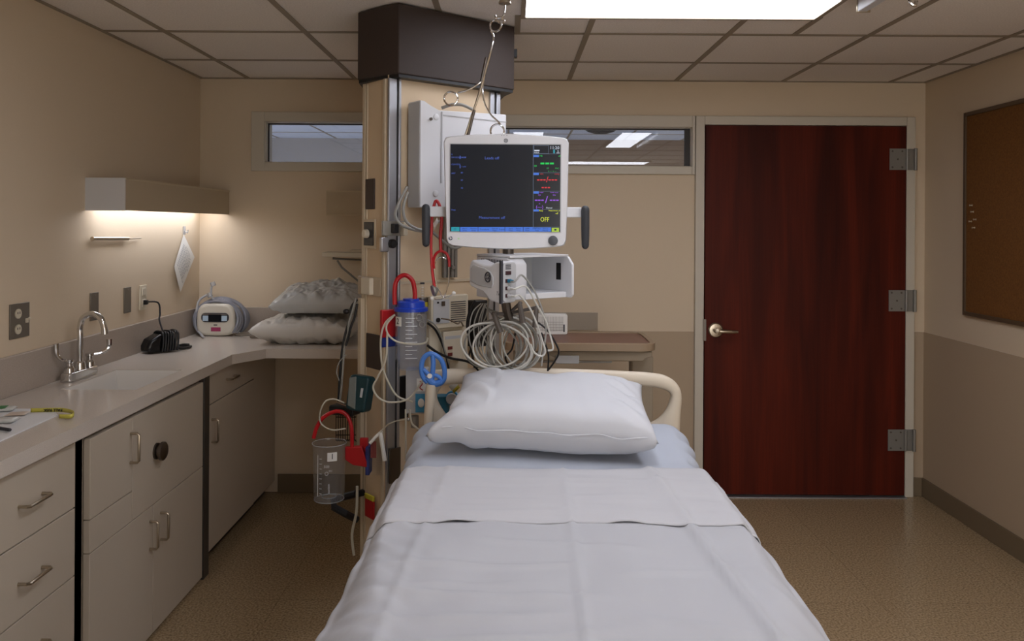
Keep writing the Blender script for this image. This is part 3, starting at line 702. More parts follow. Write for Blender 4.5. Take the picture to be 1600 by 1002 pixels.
# coils hung on a strap hook
hub = LP(777, 508, 2.74)
def loop(cx, cy, rx, ry, y, rotd, tilt):
    pts = []
    for k in range(18):
        a = 2*pi*k/18; x = rx*cos(a); z = ry*sin(a)
        x2 = x*cos(rotd)-z*sin(rotd); z2 = x*sin(rotd)+z*cos(rotd)
        pts.append(P(cx+x2, cy+z2, y+tilt*sin(a+1)))
    return pts
rnd = random.Random(4)
specs = [(775, 545, 56, 36, .25, cablew, .0036), (782, 541, 44, 34, -.35, cablew, .0033), (790, 545, 36, 38, .12, cableg, .003), (800, 540, 33, 42, -.25, cablew, .003), (779, 543, 36, 33, .05, cableg, .003),
         (796, 546, 28, 40, .1, cablew, .0028), (808, 541, 34, 40, -.4, cableg, .003), (786, 549, 26, 36, .2, cableg, .0027), (768, 545, 42, 35, .3, cableg, .0027), (815, 538, 30, 41, -.25, cablew, .003), (803, 549, 19, 38, 0, cablew, .0026), (793, 540, 46, 36, -.1, cableg, .003), (772, 541, 48, 38, -.3, cableg, .0026), (805, 538, 40, 42, .3, cablew, .0028), (784, 546, 22, 36, -.15, cablew, .0026), (812, 544, 24, 38, .15, cableg, .0027)]
for i, (cx_, cy_, rx, ry, rt_, mt, r) in enumerate(specs):
    o = MB().tube(loop(cx_, cy_-3, rx, ry, 2.765+.0078*i, rt_, .002), r, 8, True, k=3).build('coiled_cable', mt)
    tag(o, 'pale grey monitor cable coiled in the bundle hanging below the data module', 'cable', 'coiled cables below the data module')
for i in range(9):
    q = lambda k: rnd.uniform(-k, k)
    Yk = 2.80+.009*i
    if i < 5: pts = [LP(752+i*3, 474, Yk), LP(741+i*4+q(3), 490+q(4), Yk), LP(735+i*5+q(5), 512+q(5), Yk+.01), LP(742+i*6+q(8), 540+q(6), Yk), LP(748+i*9+q(8), 566+q(8), Yk)]
    else: pts = [LP(752+i, 473+i, Yk), LP(766+q(3), 484+2*(i-5)+q(2), Yk), LP(783+q(3), 490+2*(i-5)+q(2), Yk), LP(799+q(2), 489+2*(i-5), Yk), LP(808+i, 503+q(4), Yk), LP(815+2*i, 530+q(8), Yk)]
    tag(MB().tube(pts, .0024, 6).build('sensor_wire', cableg), 'thin grey sensor wire trailing from the back of the data module', 'wire', 'thin sensor wires behind the data module')
for pts, lb in (([(832, 500), (846, 508), (858, 520), (870, 540), (873, 552), (866, 566), (857, 578)], 'black cable arching across the front of the brown table'),
                ([(846, 520), (853, 540), (857, 556), (856, 580)], 'black cable hanging straight down from the grey clip'),
                ([(745, 520), (738, 540), (733, 560), (748, 580)], 'black cable hanging behind the coiled grey bundle near the headboard'),
                ([(806, 515), (800, 545), (790, 560), (802, 582)], 'black cable hanging through the middle of the coiled bundle')):
    tag(MB().tube([LP(x, y, 2.87) for x, y in pts], .0032, 8).build('black_cable', cableb), lb, 'cable')
t = thing('cable_holder', 'dark grey cable holder with flat hooks below the module rack', 'cable holder', LP(800, 520, 2.8))
m = MB(); m.tube([LP(790, 472, 2.79), LP(793, 490, 2.79), LP(796, 500, 2.79)], .016, 8); m.build('stem', darkst, t)
for a, b in (((772, 492), (782, 520)), ((812, 476), (817, 505)), ((838, 482), (836, 512))):
    m = MB(); p, q = LP(*a, 2.742), LP(*b, 2.735); m.tube([LP(795, 490, 2.8), p+Vector((0, .02, 0)), p, p.lerp(q, .5), q], lambda s: .005+.006*s, 8); m.build('hook', mat('hook_grey', '#5c554f', .5), t)
m = MB(FM); a, b = onF(PF(736, 470, .03)), onF(PF(757, 540, .03)); m.box(a.x, b.x, -.05, -.001, b.z, a.z)
tag(m.build('cable_mount', black, bevel=.004), 'black bracket plate behind the data module on the column', 'bracket')

# ---- stethoscope
sp = lambda px, py, y=2.86: P(px, py, y)
t = thing('stethoscope', 'red stethoscope hung below the white box beside the monitor', 'stethoscope', sp(680, 330))
m = MB(); m.tube([sp(676, 330), sp(681, 314), sp(687, 322), sp(690, 345), sp(688, 370), sp(689, 394)], .0055, 10); m.tube([sp(689, 392), sp(682, 396), sp(677.5, 406), sp(678, 420)], .005, 10); m.tube([sp(689, 392), sp(697, 396), sp(701.5, 406), sp(702, 417)], .005, 10)
m.tube([sp(676, 328), sp(674.5, 350), sp(673.5, 385), sp(675, 420), sp(679, 450)], .005, 10); m.build('tubing', red, t)
m = MB(); m.tube([sp(678, 418), sp(681, 440), sp(687, 455), sp(692, 464), sp(700, 464), sp(708, 459)], .0022, 8); m.tube([sp(702, 415), sp(701.5, 435), sp(698, 453), sp(692, 466), sp(684, 468), sp(676, 467)], .0022, 8); m.tube([sp(678, 416), sp(683, 405), sp(690, 402), sp(697, 405)], .0018, 8); m.build('binaural', chrome, t)
for c in ((709, 458.5), (675, 466.5)): m = MB(); m.sphere(sp(*c), .0075); m.build('ear_tip', paper, t)
m = MB(); m.lathe([(.02, 0), (.021, .006), (.012, .014), (.006, .02)], sp(676, 455), (.8, .35, .25), 24); m.build('chest_piece', steel, t)

# grey hoses looping from the white box to the tower
for hi, (pts, lb) in enumerate((([(636, 292), (622, 320), (618, 338), (628, 352), (650, 360), (668, 362)], 'grey hose looping out of the white box to the rail clip'),
                ([(637, 300), (630, 325), (634, 345), (648, 356), (662, 358), (688, 345)], 'inner grey hose curving behind the grab handle of the monitor'),
                ([(675, 362), (690, 375), (708, 388), (722, 384)], 'grey cable drooping below the monitor corner'))):
    tag(MB().tube([PF(x, y, .07+.026*hi) for i, (x, y) in enumerate(pts)], .0055, 8).build('grey_hose', cableg), lb, 'hose')
m = MB(); m.quad(sp(677, 350, 2.9), sp(683, 340, 2.9), sp(685, 347, 2.9), sp(679, 360, 2.9))
tag(m.build('paper_tag', paper, solid=.0008), 'small striped white tag beside the red stethoscope tube', 'tag')
m = MB(); m.tube([PF(700, 165, .06), PF(715, 163, .05), PF(730, 168, .05), PF(738, 173, .04)], .006, 8)
tag(MB().tube([P(690, 169, 3.0), P(705, 164, 3.0), P(722, 164, 3.01), P(738, 171, 3.03)], .006, 8).build('grey_hose', cableg), 'grey cable lying on top of the white box', 'hose')

# ---- nurse call box, lower box, cords
def fbox(px0, px1, py0, py1, d0, d1):
    p, q = onF(PF(px0, py0, d1)), onF(PF(px1, py1, d1)); return p.x, q.x, -d1, -d0, q.z, p.z
t = thing('call_station', 'cream nurse call speaker box on the column below the stethoscope', 'call box', PF(700, 512))
x0, x1, ya, yb, z0, z1 = fbox(671, 731, 464, 580, .001, .03)
m = MB(FM); m.box(x0, x1, ya, yb, z0, z1); m.build('back_panel', offw, t, bevel=.003)
x0, x1, ya, yb, z0, z1 = fbox(674, 731, 463, 510, .031, .055)
m = MB(FM); m.box(x0, x1, ya, yb, z0, z1); m.build('speaker_case', offw, t, bevel=.004)
m = MB(FM); m.box(x0+.008, x0+(x1-x0)*.48, ya-.003, ya, z0+.02, z1-.015); m.build('button_panel', whiteg, t, bevel=.001)
m = MB(FM)
for i in range(10): zz = z0+.022+i*.0085; m.box(x0+(x1-x0)*.53, x1-.012, ya-.0018, ya+.001, zz, zz+.003)
m.build('speaker_slots', ink, t, smooth=False)
m = MB(FM); m.cyl((x0+.028, ya-.003, z0+.035), (x0+.028, ya-.008, z0+.035), .009); m.cyl((x0+.028, ya-.003, z1-.026), (x0+.028, ya-.006, z1-.026), .004); m.build('button', black, t)
m = MB(FM); m.box(x0+.045, x0+.06, ya-.006, ya-.003, z1-.04, z1-.022); m.build('indicator', mat('brown_lens', '#4a3c30', .3), t)
t = thing('alarm_box', 'small cream switch box with red buttons below the nurse call box', 'switch box', PF(705, 560))
x0, x1, ya, yb, z0, z1 = fbox(693, 722, 519, 562, .031, .05)
m = MB(FM); m.box(x0, x1, ya, yb, z0, z1); m.build('case', offw, t, bevel=.003)
m = MB(FM); m.box(x0+.02, x0+.04, ya-.004, ya, z0+.02, z0+.032); m.box(x0+.02, x0+.04, ya-.004, ya, z0+.045, z0+.057); m.build('red_button', mat('dull_red', '#6e2a26', .4), t)
m = MB(FM); m.box(x0+.008, x1-.008, ya-.001, ya, z1-.03, z1-.018); m.build('label_strip', whiteg, t)
for ci, (pts, r, mt, lb) in enumerate((([(668, 505), (680, 515), (690, 535), (698, 560), (703, 590)], .0045, cableb, 'black cord running down from the clear canister past the switch box'),
                   ([(668, 500), (680, 508), (690, 527), (695, 548), (702, 570)], .003, cableg, 'grey cord running beside the black cord below the canister'),
                   ([(668, 540), (685, 552), (705, 560), (730, 565), (748, 575)], .005, cableb, 'black cord crossing low on the column towards the headboard'),
                   ([(690, 498), (702, 500), (715, 506), (720, 503), (724, 510)], .003, mat('brown_cord', '#6d5f4e', .5), 'brown call cord plugged in under the nurse call box'),
                   ([(742, 470), (733, 490), (730, 510), (735, 540), (742, 575)], .005, cableb, 'black cord hanging beside the black bracket plate'))):
    tag(MB().tube([PF(x, y, .065+.012*ci) for x, y in pts], r, 8).build('power_cable', mt), lb, 'cord')

# ---- suction canister 2 with red tube
cc = P(642, 530, 2.98); cz0, cz1 = P(0, 576, 2.98).z, P(0, 486, 2.98).z
cz0, cz1 = P(642, 576, 2.98).z, P(642, 486, 2.98).z
def canister(cx_, cy_, z0, z1, r):
    return [(r*.80, z0), (r*.86, z0+.002), (r*.9, z0+.03), (r*.98, z0+.035), (r, z1-.005), (r, z1), (r*.96, z1), (r*.94, z0+.04), (r*.84, z0+.034), (r*.8, z0+.006), (0, z0+.006)]
t = thing('suction_canister', 'clear suction canister marked 2 with a blue lid on the column', 'canister', (cc.x, cc.y, cz0))
MB().lathe([(0, cz0), (.046, cz0), (.048, cz0+.03), (.056, cz0+.036), (.0585, cz1), (.056, cz1), (.0535, cz0+.04), (.045, cz0+.034), (.043, cz0+.004), (0, cz0+.004)], (cc.x, cc.y, 0), n=36).build('jar', clearb, t)
MB().lathe([(0, cz1+.0005), (.0625, cz1+.0005), (.0625, cz1+.012), (.052, cz1+.016), (.05, cz1+.034), (.043, cz1+.038), (.03, cz1+.038), (.03, cz1+.046), (0, cz1+.046)], (cc.x, cc.y, 0), n=36).build('lid', navy, t)
m = MB()
for i in range(11):
    z = cz0+.045+i*.0145; 
    m.add([(cc.x+.0592*cos(a), cc.y+.0592*sin(a), zz) for zz in (z, z+.0028) for a in [radians(-102+k*6) for k in range(5 if i % 2 else 8)]], [(k, k+1, k+1+(5 if i % 2 else 8), k+(5 if i % 2 else 8)) for k in range((5 if i % 2 else 8)-1)])
m.build('scale_marks', frost, t, smooth=False)
def curved_label(m, cx_, cy_, r, a0, a1, z0, z1, n=6):
    m.add([(cx_+r*cos(radians(a0+(a1-a0)*k/n)), cy_+r*sin(radians(a0+(a1-a0)*k/n)), z) for z in (z0, z1) for k in range(n+1)], [(k, k+1, k+n+2, k+n+1) for k in range(n)])
m = MB(); zl = P(625, 503, 2.93).z; curved_label(m, cc.x, cc.y, .0594, -152, -118, zl-.017, zl+.017); lb_ = m.build('number_label', paper, t)
a = radians(-135); m = MB(); m.text('2', .03, textM((cc.x+.0602*cos(a), cc.y+.0602*sin(a), zl), (-sin(a), cos(a), 0), ZU), .0003); m.build('number', inkb, lb_, smooth=False)
m = MB(); cxp = lambda px, py: P(px, py, 2.97)
m.tube([cxp(617, 476), cxp(616.5, 455), cxp(620, 438), cxp(632, 430), cxp(644, 438), cxp(648, 455), cxp(648, 469)], .0085, 10); m.build('tube', red, t)
m = MB(); m.torus((cc.x+.035, cc.y-.05, cz1-.02), .012, .002, (.5, -1, 0)); m.torus((cc.x+.045, cc.y-.046, cz1-.045), .01, .002, (.5, -1, .3)); m.build('wire_latch', steel, t)
def bracket(px0, px1, pr, pb, off, lb, plane):
    pass
t = thing('canister_bracket', 'red and blue wall bracket holding the canister marked 2', 'bracket', PF(607, 540, .02))
x0, x1, ya, yb, z0, z1 = fbox(597, 622, 485, 526, .0165, .034); m = MB(FM); m.box(x0, x1, ya, yb, z0, z1); m.build('red_plate', redp, t, bevel=.003)
x0, x1, ya, yb, z0, z1 = fbox(597, 622, 526.5, 541, .0165, .03); m = MB(FM); m.box(x0, x1, ya, yb, z0, z1); m.box(x0, x0+.012, ya, yb, z1, z1+.055); m.build('blue_plate', bluep, t, bevel=.003)
# flow meter
t = thing('flow_meter', 'slim clear flow meter tube rising behind the blue lid', 'flow meter', PF(660, 480, .03))
p, q = PF(660, 482, .045), PF(660, 444, .045); m = MB(); m.cyl(p, q, .008, n=14); m.build('tube', clear, t)
m = MB(); m.cyl(q, q+Vector((0, 0, .006)), .0085, n=14); m.cyl(p-Vector((0, 0, .02)), p, .01, n=14); m.build('cap', ink, t)
m = MB()
for i in range(8): z = p.z+.01+i*.01; m.cbox((p.x+.001, p.y-.0085, z), .008, .0006, .0016)
m.build('scale', frost, t, smooth=False)
x0, x1, ya, yb, z0, z1 = fbox(661, 669, 466, 486, .001, .03); m = MB(FM); m.box(x0-.006, x1, ya, yb, z0, z1); bb = m.build('block', darkst, t, bevel=.002)
m = MB(FM); m.box(x0+.004, x1-.003, ya-.0012, ya, z0+.012, z0+.034); m.build('yellow_label', yellow, t)
# clear tubing
for tc_, (pts, lb) in enumerate((([(617, 492), (602, 505), (595, 530), (597, 570), (608, 600), (622, 620), (645, 628)], 'thin clear tubing looping from canister 2 down to the white dispenser'),
            ([(614, 495), (604, 508), (606, 522), (620, 534), (645, 538), (664, 536), (668, 528)], 'thin clear tubing wrapped round the front of canister 2'),
            ([(605, 520), (603, 560), (590, 590), (583, 606), (592, 622), (612, 629), (640, 622), (662, 592)], 'thin clear tubing drooping in a wide loop left of the blue handle'),
            ([(640, 640), (643, 660), (650, 668), (664, 678)], 'thin clear tubing hanging behind the head of the bed'),
            ([(634, 640), (634, 680), (634, 720)], 'straight clear tubing hanging beside the mattress head'))):
    lb = lb.replace('left of', 'beside')
    tag(MB().tube([P(x, y, 2.912-.009*tc_) for x, y in pts], .0035, 8).build('hanging_tubing', tubec), lb, 'tubing')
# white dispenser with blue label, regulator, tag
t = thing('glove_dispenser', 'white box with a blue printed label behind the blue handle', 'dispenser', P(650, 645, 3.0))
a, b = P(634, 577, 2.99), P(668, 647, 2.99); m = MB(); m.box(a.x, b.x, 2.99, 3.045, b.z, a.z); m.build('box', whiteg, t, bevel=.003)
a, b = P(649, 616, 2.985), P(664, 645, 2.985); m = MB(); m.box(a.x, b.x, 2.9885, 2.9899, b.z, a.z); m.build('blue_label', lightblue, t)
a = P(658, 630, 2.987); m = MB(); m.sphere(a, .012, (1, .12, 1.4)); m.build('print', paper, t)
a, b = P(651, 592, 2.985), P(667, 612, 2.985); m = MB(); m.box(a.x, b.x, 2.9886, 2.9899, b.z, a.z); m.build('white_label', paper, t)
m = MB(); m.tube([P(656, 596, 2.9875), P(660, 600, 2.9875), P(656, 606, 2.9875), P(661, 610, 2.9875)], .0018, 6); m.build('mark', redp, t)
m = MB(); m.cyl(P(648, 650, 3.01), P(648, 668, 3.01), .015); m.build('stem', steel, t)
t = thing('gas_regulator', 'blue and grey oxygen regulator behind the headboard corner', 'regulator', P(700, 640, 3.0))
m = MB(); m.lathe([(.02, 0), (.021, .012), (.018, .016), (0, .016)], P(706, 623, 2.98), (0, -1, .1), 24); m.build('gauge', whiteg, t)
m = MB(); m.lathe([(.026, -.03), (.026, 0.0), (.0, .0)], P(706, 623, 2.985), (0, -1, .1), 24); m.build('gauge_case', lightblue, t)
m = MB(); m.cyl(P(690, 618, 3.0), P(690, 650, 3.0), .03); m.build('valve_body', mat('teal_valve', '#2b6d86', .4), t)
m = MB(); m.quad(P(701, 604, 2.955), P(710, 594, 2.955), P(719, 606, 2.955), P(709, 615, 2.955)); o = m.build('hanging_tag', paper, solid=.0008); tag(o, 'small white and yellow printed tag tied behind the headboard', 'tag')
m = MB(); m.quad(P(707, 610.5, 2.953), P(716, 601.5, 2.953), P(719, 606, 2.953), P(709, 615, 2.953)); y_ = m.build('yellow_band', yellow, o, solid=.0004)
# ---- left side of the tower: tray, teal unit, wire basket, cables, jar 1
LY = 3.02
t = thing('jar_bracket', 'red and blue bracket on the column holding the clear jar marked 1', 'bracket', P(560, 735, LY))
a, b = P(540, 698, LY), P(574, 726, LY); m = MB(); m.prism([(a.x, a.z), (b.x-.02, a.z+.003), (b.x, b.z+.012), (b.x, b.z-.008), (a.x+.03, b.z), (a.x, b.z+.02)], LY-.012, LY+.012, 'y'); m.build('red_clamp', redp, t, bevel=.003)
a, b = P(562, 685, LY+.015), P(575, 726, LY+.015); m = MB(); m.box(a.x, b.x, LY+.0135, LY+.03, b.z, a.z); m.build('red_plate', redp, t, bevel=.003)
a, b = P(570, 697, LY+.01), P(577, 741, LY+.01); m = MB(); m.box(b.x-.012, b.x+.004, LY-.01, LY+.05, b.z, a.z); m.build('blue_plate', bluep, t, bevel=.003)
jc = P(514.5, 735, LY-.02); jz0, jz1 = P(514, 781, LY-.02).z, P(514, 692, LY-.02).z
t = thing('suction_jar', 'open clear plastic jar marked 1 with a white scale, held in the red bracket', 'jar', (jc.x, jc.y, jz0))
MB().lathe([(0, jz0), (.053, jz0), (.056, jz0+.004), (.0605, jz1-.008), (.0635, jz1-.004), (.0635, jz1), (.0595, jz1), (.0575, jz1-.008), (.0535, jz0+.007), (.03, jz0+.006), (.025, jz0+.014), (0, jz0+.014)], (jc.x, jc.y, 0), n=40).build('jar', clear, t)
m = MB(); rimm = mat('clear_rim', '#c9ccce', .2, trans=.5)
m.torus((jc.x, jc.y, jz1), .0625, .0012, (0, 0, 1), 40, 6); m.build('rim', rimm, t)
MB().torus((jc.x, jc.y, jz0+.004), .054, .0015, (0, 0, 1), 40, 6).build('base_ring', rimm, t)
MB().torus((jc.x, jc.y, jz0+.012), .026, .0015, (0, 0, 1), 24, 6).build('base_boss', rimm, t)
m = MB()
for i in range(8):
    z = jz0+.04+i*.018; curved_label(m, jc.x, jc.y, .062, -112, -103, z, z+.002, 2)
m.text('500', .014, textM((jc.x+.004, jc.y-.0632, jz0+.14), (1, 0, 0), ZU), .0002); m.torus((jc.x+.004, jc.y-.0622, jz0+.115), .006, .0008); m.text('ml', .012, textM((jc.x+.018, jc.y-.061, jz0+.125), (1, 0, 0), ZU), .0002)
m.text('suction', .012, textM((jc.x+.012, jc.y-.0622, jz0+.06), (0, 0, 1), (-1, 0, 0)), .0002)
curved_label(m, jc.x, jc.y, .062, -120, -117, jz0+.03, jz0+.18, 2)
m.build('scale_marks', frost, t, smooth=False)
m = MB(); zl = P(528, 713, LY-.07).z; curved_label(m, jc.x, jc.y, .0632, -84, -52, zl-.017, zl+.015); lb_ = m.build('number_label', paper, t)
a = radians(-68); m = MB(); m.text('1', .028, textM((jc.x+.0638*cos(a), jc.y+.0638*sin(a), zl), (-sin(a), cos(a), 0), ZU), .0003); m.build('number', inkb, lb_, smooth=False)
m = MB(); tp = lambda px, py: P(px, py, LY-.005)
m.tube([tp(490, 685), tp(495, 668), (tp(506, 652)), tp(525, 643), tp(541, 648), tp(549, 668), tp(550, 700)], .0075, 10); tag(m.build('red_hose', red), 'red rubber hose arching from the red bracket over the open jar', 'hose')
# wire basket and black tray
BY = 3.08
t = thing('wire_basket', 'black wire basket hung on the column above the open jar', 'basket', P(542, 690, BY))
m = MB()
for i in range(9): x = 525+i*3.6; m.tube([P(x, 641, BY), P(x, 688, BY), P(x+3, 690, BY+.07)], .0018, 6, smooth=False)
for y in (643, 652, 680, 688): m.tube([P(525, y, BY), P(556, y, BY), P(551, y, BY+.07), P(528, y, BY+.07), P(525, y, BY)], .002, 6, smooth=False)
m.build('wires', cableb, t)
BT = P(538, 640, BY+.005)
t = thing('black_tray', 'black plastic tray on the column under the dark teal unit', 'tray', P(540, 645, BY))
a = P(519, 627, BY); b = P(560, 644, BY)
m = MB(rot_frame(BT, -.35, 0)); m.prism(rrect(-.05, .055, -.018, .018, .008), -.03, .03, 'y'); m.build('tray_body', black, t, bevel=.004)
m = MB(); m.tube([P(526, 629, BY-.045), P(540, 634, BY-.055), P(550, 637, BY-.06)], .002, 6); m.build('edge_trim', nickel, t)
t = thing('pressure_unit', 'dark teal handheld blood pressure unit in a holder on the column', 'monitor', P(562, 645, 3.05))
TM = rot_frame(P(564, 614, 3.0), -.35, -.12, .1)
m = MB(TM); m.prism(rrect(-.042, .04, -.066, .064, .014), -.028, .028, 'y'); m.build('case', teal, t, bevel=.008, seg=3)
m = MB(TM); m.prism([(-.04, .05), (-.012, .06), (.004, -.058), (-.03, -.05)], -.032, -.0285, 'y'); m.build('front_panel', tealg, t, bevel=.002)
m = MB(TM); m.box(.014, .024, -.0305, -.0285, -.012, .022); m.build('button', whiteg, t, bevel=.001)
m = MB(); c = PL(573, 600, .03); m.sphere(P(576, 604, 3.07), .022, (.7, 1, 1.3)); m.build('holder_clip', rubber, t)
for hc, (pts, r, mt, lb) in enumerate((([(558, 468), (549, 480), (546, 500), (540, 520), (535, 545), (531, 590), (529, 628)], .005, cableb, 'black cable bundle hanging from the column down to the black tray'),
                       ([(556, 466), (551, 485), (545, 505), (543, 525), (538, 545), (534, 600), (531, 628)], .004, cableg, 'dark grey cable hanging alongside the black cable by the bagged pillows'),
                       ([(558, 475), (554, 495), (548, 512), (545, 525), (540, 540)], .005, cableb, 'short thick black cable end hanging beside the bagged pillows'),
                       ([(541, 555), (531, 565), (526, 580), (530, 595)], .002, cableg, 'thin wire loop bowing out below the counter edge'),
                       ([(538, 630), (522, 624), (508, 628), (500, 645), (502, 662), (518, 672), (540, 670)], .003, tubec, 'thin white tube looping out of the black tray above the jar'))):
    tag(MB().tube([P(x, y, 3.16-.012*hc if r != .003 else 3.0) for x, y in pts], r, 8).build('hanging_cable', mt), lb, 'cable')
tag(MB().sphere(P(541, 487, 3.13), .01, (1.3, 1, 1)).build('cable_plug', black), 'small black plug on the cables beside the bagged pillows', 'plug')
# white clip, hanging bag, tag
t = thing('drainage_bag', 'clear tubing bag with dull red contents clipped to the column below the rail', 'bag', P(585, 740, 2.99))
m = MB(); m.grid(lambda u, v: P(574+22*u+4*v*(u-.5), 683+60*v, 2.99+.012*sin(pi*u)-.002*sin(9*v+u*3)), 8, 12); m.build('pouch', clear, t)
m = MB(); m.grid(lambda u, v: P(579+9*u, 690+26*v, 2.985+.004*sin(pi*u)), 4, 6); m.build('contents', mat('dull_red_strip', '#7a3a36', .5), t)
m = MB(); m.tube([P(597, 674, 2.975), P(588, 682, 2.975), P(578, 693, 2.975)], .006, 8); m.tube([P(594, 676, 2.975), P(598, 700, 2.975), P(601, 720, 2.975)], .008, 8); m.build('clip', paper, t)
tag(MB().tube([P(594, 676, 2.97), P(606, 664, 2.96), P(620, 658, 2.95), P(640, 655, 2.93)], .0025, 8).build('clear_tubing', tubec), 'short clear tube arching from the white clip to the bed head', 'tubing')
tag(MB().sphere(P(638, 656, 2.925), .006).build('tube_connector', chrome), 'small shiny tube connector at the head corner of the bed', 'connector')
tag(MB().tube([P(558, 760, 3.0), P(557, 800, 3.0), P(550, 835, 3.0), P(553, 868, 3.0)], .005, 8).build('clear_tubing', tubec), 'clear tube hanging down the column towards the floor beside the bed', 'tubing')
a, b = PL(571, 778, .015), PL(582, 812, .015); c0 = onL(a); c1 = onL(b)
o = MB(LM); o.box(c0.x, c1.x+.01, -.018, -.0105, c1.z, c0.z); o = tag(o.build('warning_tag', redp, bevel=.002), 'small red tag with a yellow top low on the column', 'tag')
m = MB(LM); m.box(c0.x, c1.x+.01, -.02, -.0105, c0.z+.001, c0.z+.02); m.build('yellow_top', yellow, o, bevel=.002)

# ================================================================== COUNTER AND CABINETS
CZ = .91; CX = -1.303; BYF = 3.957
ct = thing('countertop', 'pale speckled L-shaped worktop with an upstand along two walls', 'worktop', (XL+.01, 3.9, CZ-.045))
SXa, SXb, SYa, SYb = -1.652, -1.376, 2.968, 3.385
m = MB(); z0, z1 = CZ-.045, CZ
xw = XL+.001
m.box(xw, CX, 1.2, SYa, z0, z1); m.box(xw, SXa, SYa, SYb, z0, z1); m.box(SXb, CX, SYa, SYb, z0, z1); m.box(xw, CX, SYb, BYF, z0, z1)
m.prism([(CX, 3.78), (-1.2, BYF), (CX, BYF)], z0, z1); m.box(xw, -.4, BYF, D-.001, z0, z1)
m.build('top', solid, ct, smooth=False)
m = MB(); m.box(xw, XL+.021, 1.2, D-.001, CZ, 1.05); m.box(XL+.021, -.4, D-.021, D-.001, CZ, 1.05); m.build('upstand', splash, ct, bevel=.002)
m = MB(); e = .012
m.add([(SXa, SYa, z1-.004), (SXb, SYa, z1-.004), (SXb, SYb, z1-.004), (SXa, SYb, z1-.004), (SXa+.02, SYa+.02, z1-.16), (SXb-.02, SYa+.02, z1-.16), (SXb-.02, SYb-.02, z1-.16), (SXa+.02, SYb-.02, z1-.16)], [(0, 1, 5, 4), (1, 2, 6, 5), (2, 3, 7, 6), (3, 0, 4, 7), (4, 5, 6, 7)])
sk = m.build('sink', sinkm, ct, smooth=False, solid=.006, soff=-1); lab(sk, 'white undermounted rectangular sink basin')
m = MB(); m.lathe([(.022, 0), (.02, .003), (0, .003)], ((SXa+SXb)/2, (SYa+SYb)/2, z1-.159)); m.build('drain', chrome, sk)

def bar_handle(parent, p, along, L=.1, r=.005, out=.03):
    p = Vector(p); al = Vector(along); o = Vector((out, 0, 0)); a, b = p-al*L/2, p+al*L/2
    m = MB(); m.tube([a, a+o*.8, a+o+al*.006, b+o-al*.006, b+o*.8, b], r, 8, smooth=False); return m.build('handle', nickel, parent)
FX = -1.33
# drawer unit
t = thing('drawer_cabinet', 'grey laminate base cabinet of drawers with bar handles under the worktop', 'cabinet', (-1.55, 2.1, 0))
MB().box(XL+.002, FX-.02, 1.72, 2.476, .0, .864).build('carcass', lamedge, t, smooth=False)
zz = [.862, .651, .443, .235, .03]
for i in range(4):
    d_ = MB().box(FX-.0195, FX, 1.72, 2.474, zz[i+1]+.002, zz[i]-.002).build('drawer', lam, t, bevel=.0015)
    bar_handle(d_, (FX, 2.245, (zz[i]+zz[i+1])/2-.005), (0, 1, 0), .11)
# sink unit, standing slightly proud
SX = -1.312
t = thing('sink_cabinet', 'grey laminate sink cabinet with a round chrome lock knob on its panel', 'cabinet', (-1.55, 2.97, 0))
m = MB(); m.box(XL+.002, SX-.022, 2.482, 3.52, .0, .73); m.box(FX-.03, SX-.022, 2.482, 3.52, .73, .85); m.build('carcass', lamedge, t, smooth=False)
st_ = MB(); st_.box(FX-.012, FX-.004, 2.477, 2.52, .0, .864); st_.build('dark_strip', gapm, t, smooth=False)  # dark colour stands in for shade in the recessed gap
MB().box(SX-.02, SX+.004, 3.455, 3.515, 0, .864).build('dark_strip', mat('filler_dark', '#3b3732', .4), t, bevel=.002)
MB().box(FX-.03, FX-.008, 2.482, 3.52, .8505, .8645).build('top_gap', gapm, t, smooth=False)  # dark box painted as the shaded gap under the worktop
YA, YB = 2.525, 3.452
def ypx(px, X): return PX(px, 600, X).y
ysp = 2.81; ysp2 = ypx(241, SX)
pt = lambda name, ya, yb, z0, z1: MB().box(SX-.0205, SX, ya+.0015, yb-.0015, z0+.0015, z1-.0015).build(name, lam, t, bevel=.0015)
d1 = pt('door', YA, ysp, .592, .848); bar_handle(d1, (SX, ysp-.018, .745), (0, 0, 1), .1)
pt('fixed_panel', YA, ysp, .487, .592)
d2 = pt('access_panel', ysp, YB, .487, .848)
k = PX(244, 705, SX); m = MB(); m.lathe([(.03, 0), (.03, .006), (.02, .008), (.02, .018), (.034, .02), (.034, .03), (.028, .034), (0, .035)], (SX, k.y, k.z), (1, 0, 0), 32); m.build('lock_knob', darkst, d2)
d3 = pt('door', YA, ysp2, .012, .487); bar_handle(d3, (SX, ysp2-.03, .385), (0, 0, 1), .1)
d4 = pt('door', ysp2, YB, .012, .487); bar_handle(d4, (SX, ysp2+.06, .385), (0, 0, 1), .1)
# corner unit
t = thing('corner_cabinet', 'grey laminate corner cabinet with one drawer above a door', 'cabinet', (-1.55, 4.0, 0))
MB().box(XL+.002, FX-.02, 3.525, D-.022, .07, .864).build('carcass', lamedge, t, smooth=False)
MB().box(XL+.002, FX-.06, 3.525, D-.022, 0, .0695).build('plinth', gapm, t, smooth=False)
ye = ypx(397, FX)
d1 = MB().box(FX-.0195, FX, 3.53, ye, .722, .858).build('drawer', lam, t, bevel=.0015); bar_handle(d1, (FX, 3.83, .795), (0, 1, 0), .1)
d2 = MB().box(FX-.0195, FX, 3.53, ye, .072, .718).build('door', lam, t, bevel=.0015); bar_handle(d2, (FX, 3.6, .6), (0, 0, 1), .1)
MB().box(FX-.0195, FX-.004, ye+.004, D-.022, .072, .858).build('end_panel', lam, t, bevel=.0015)

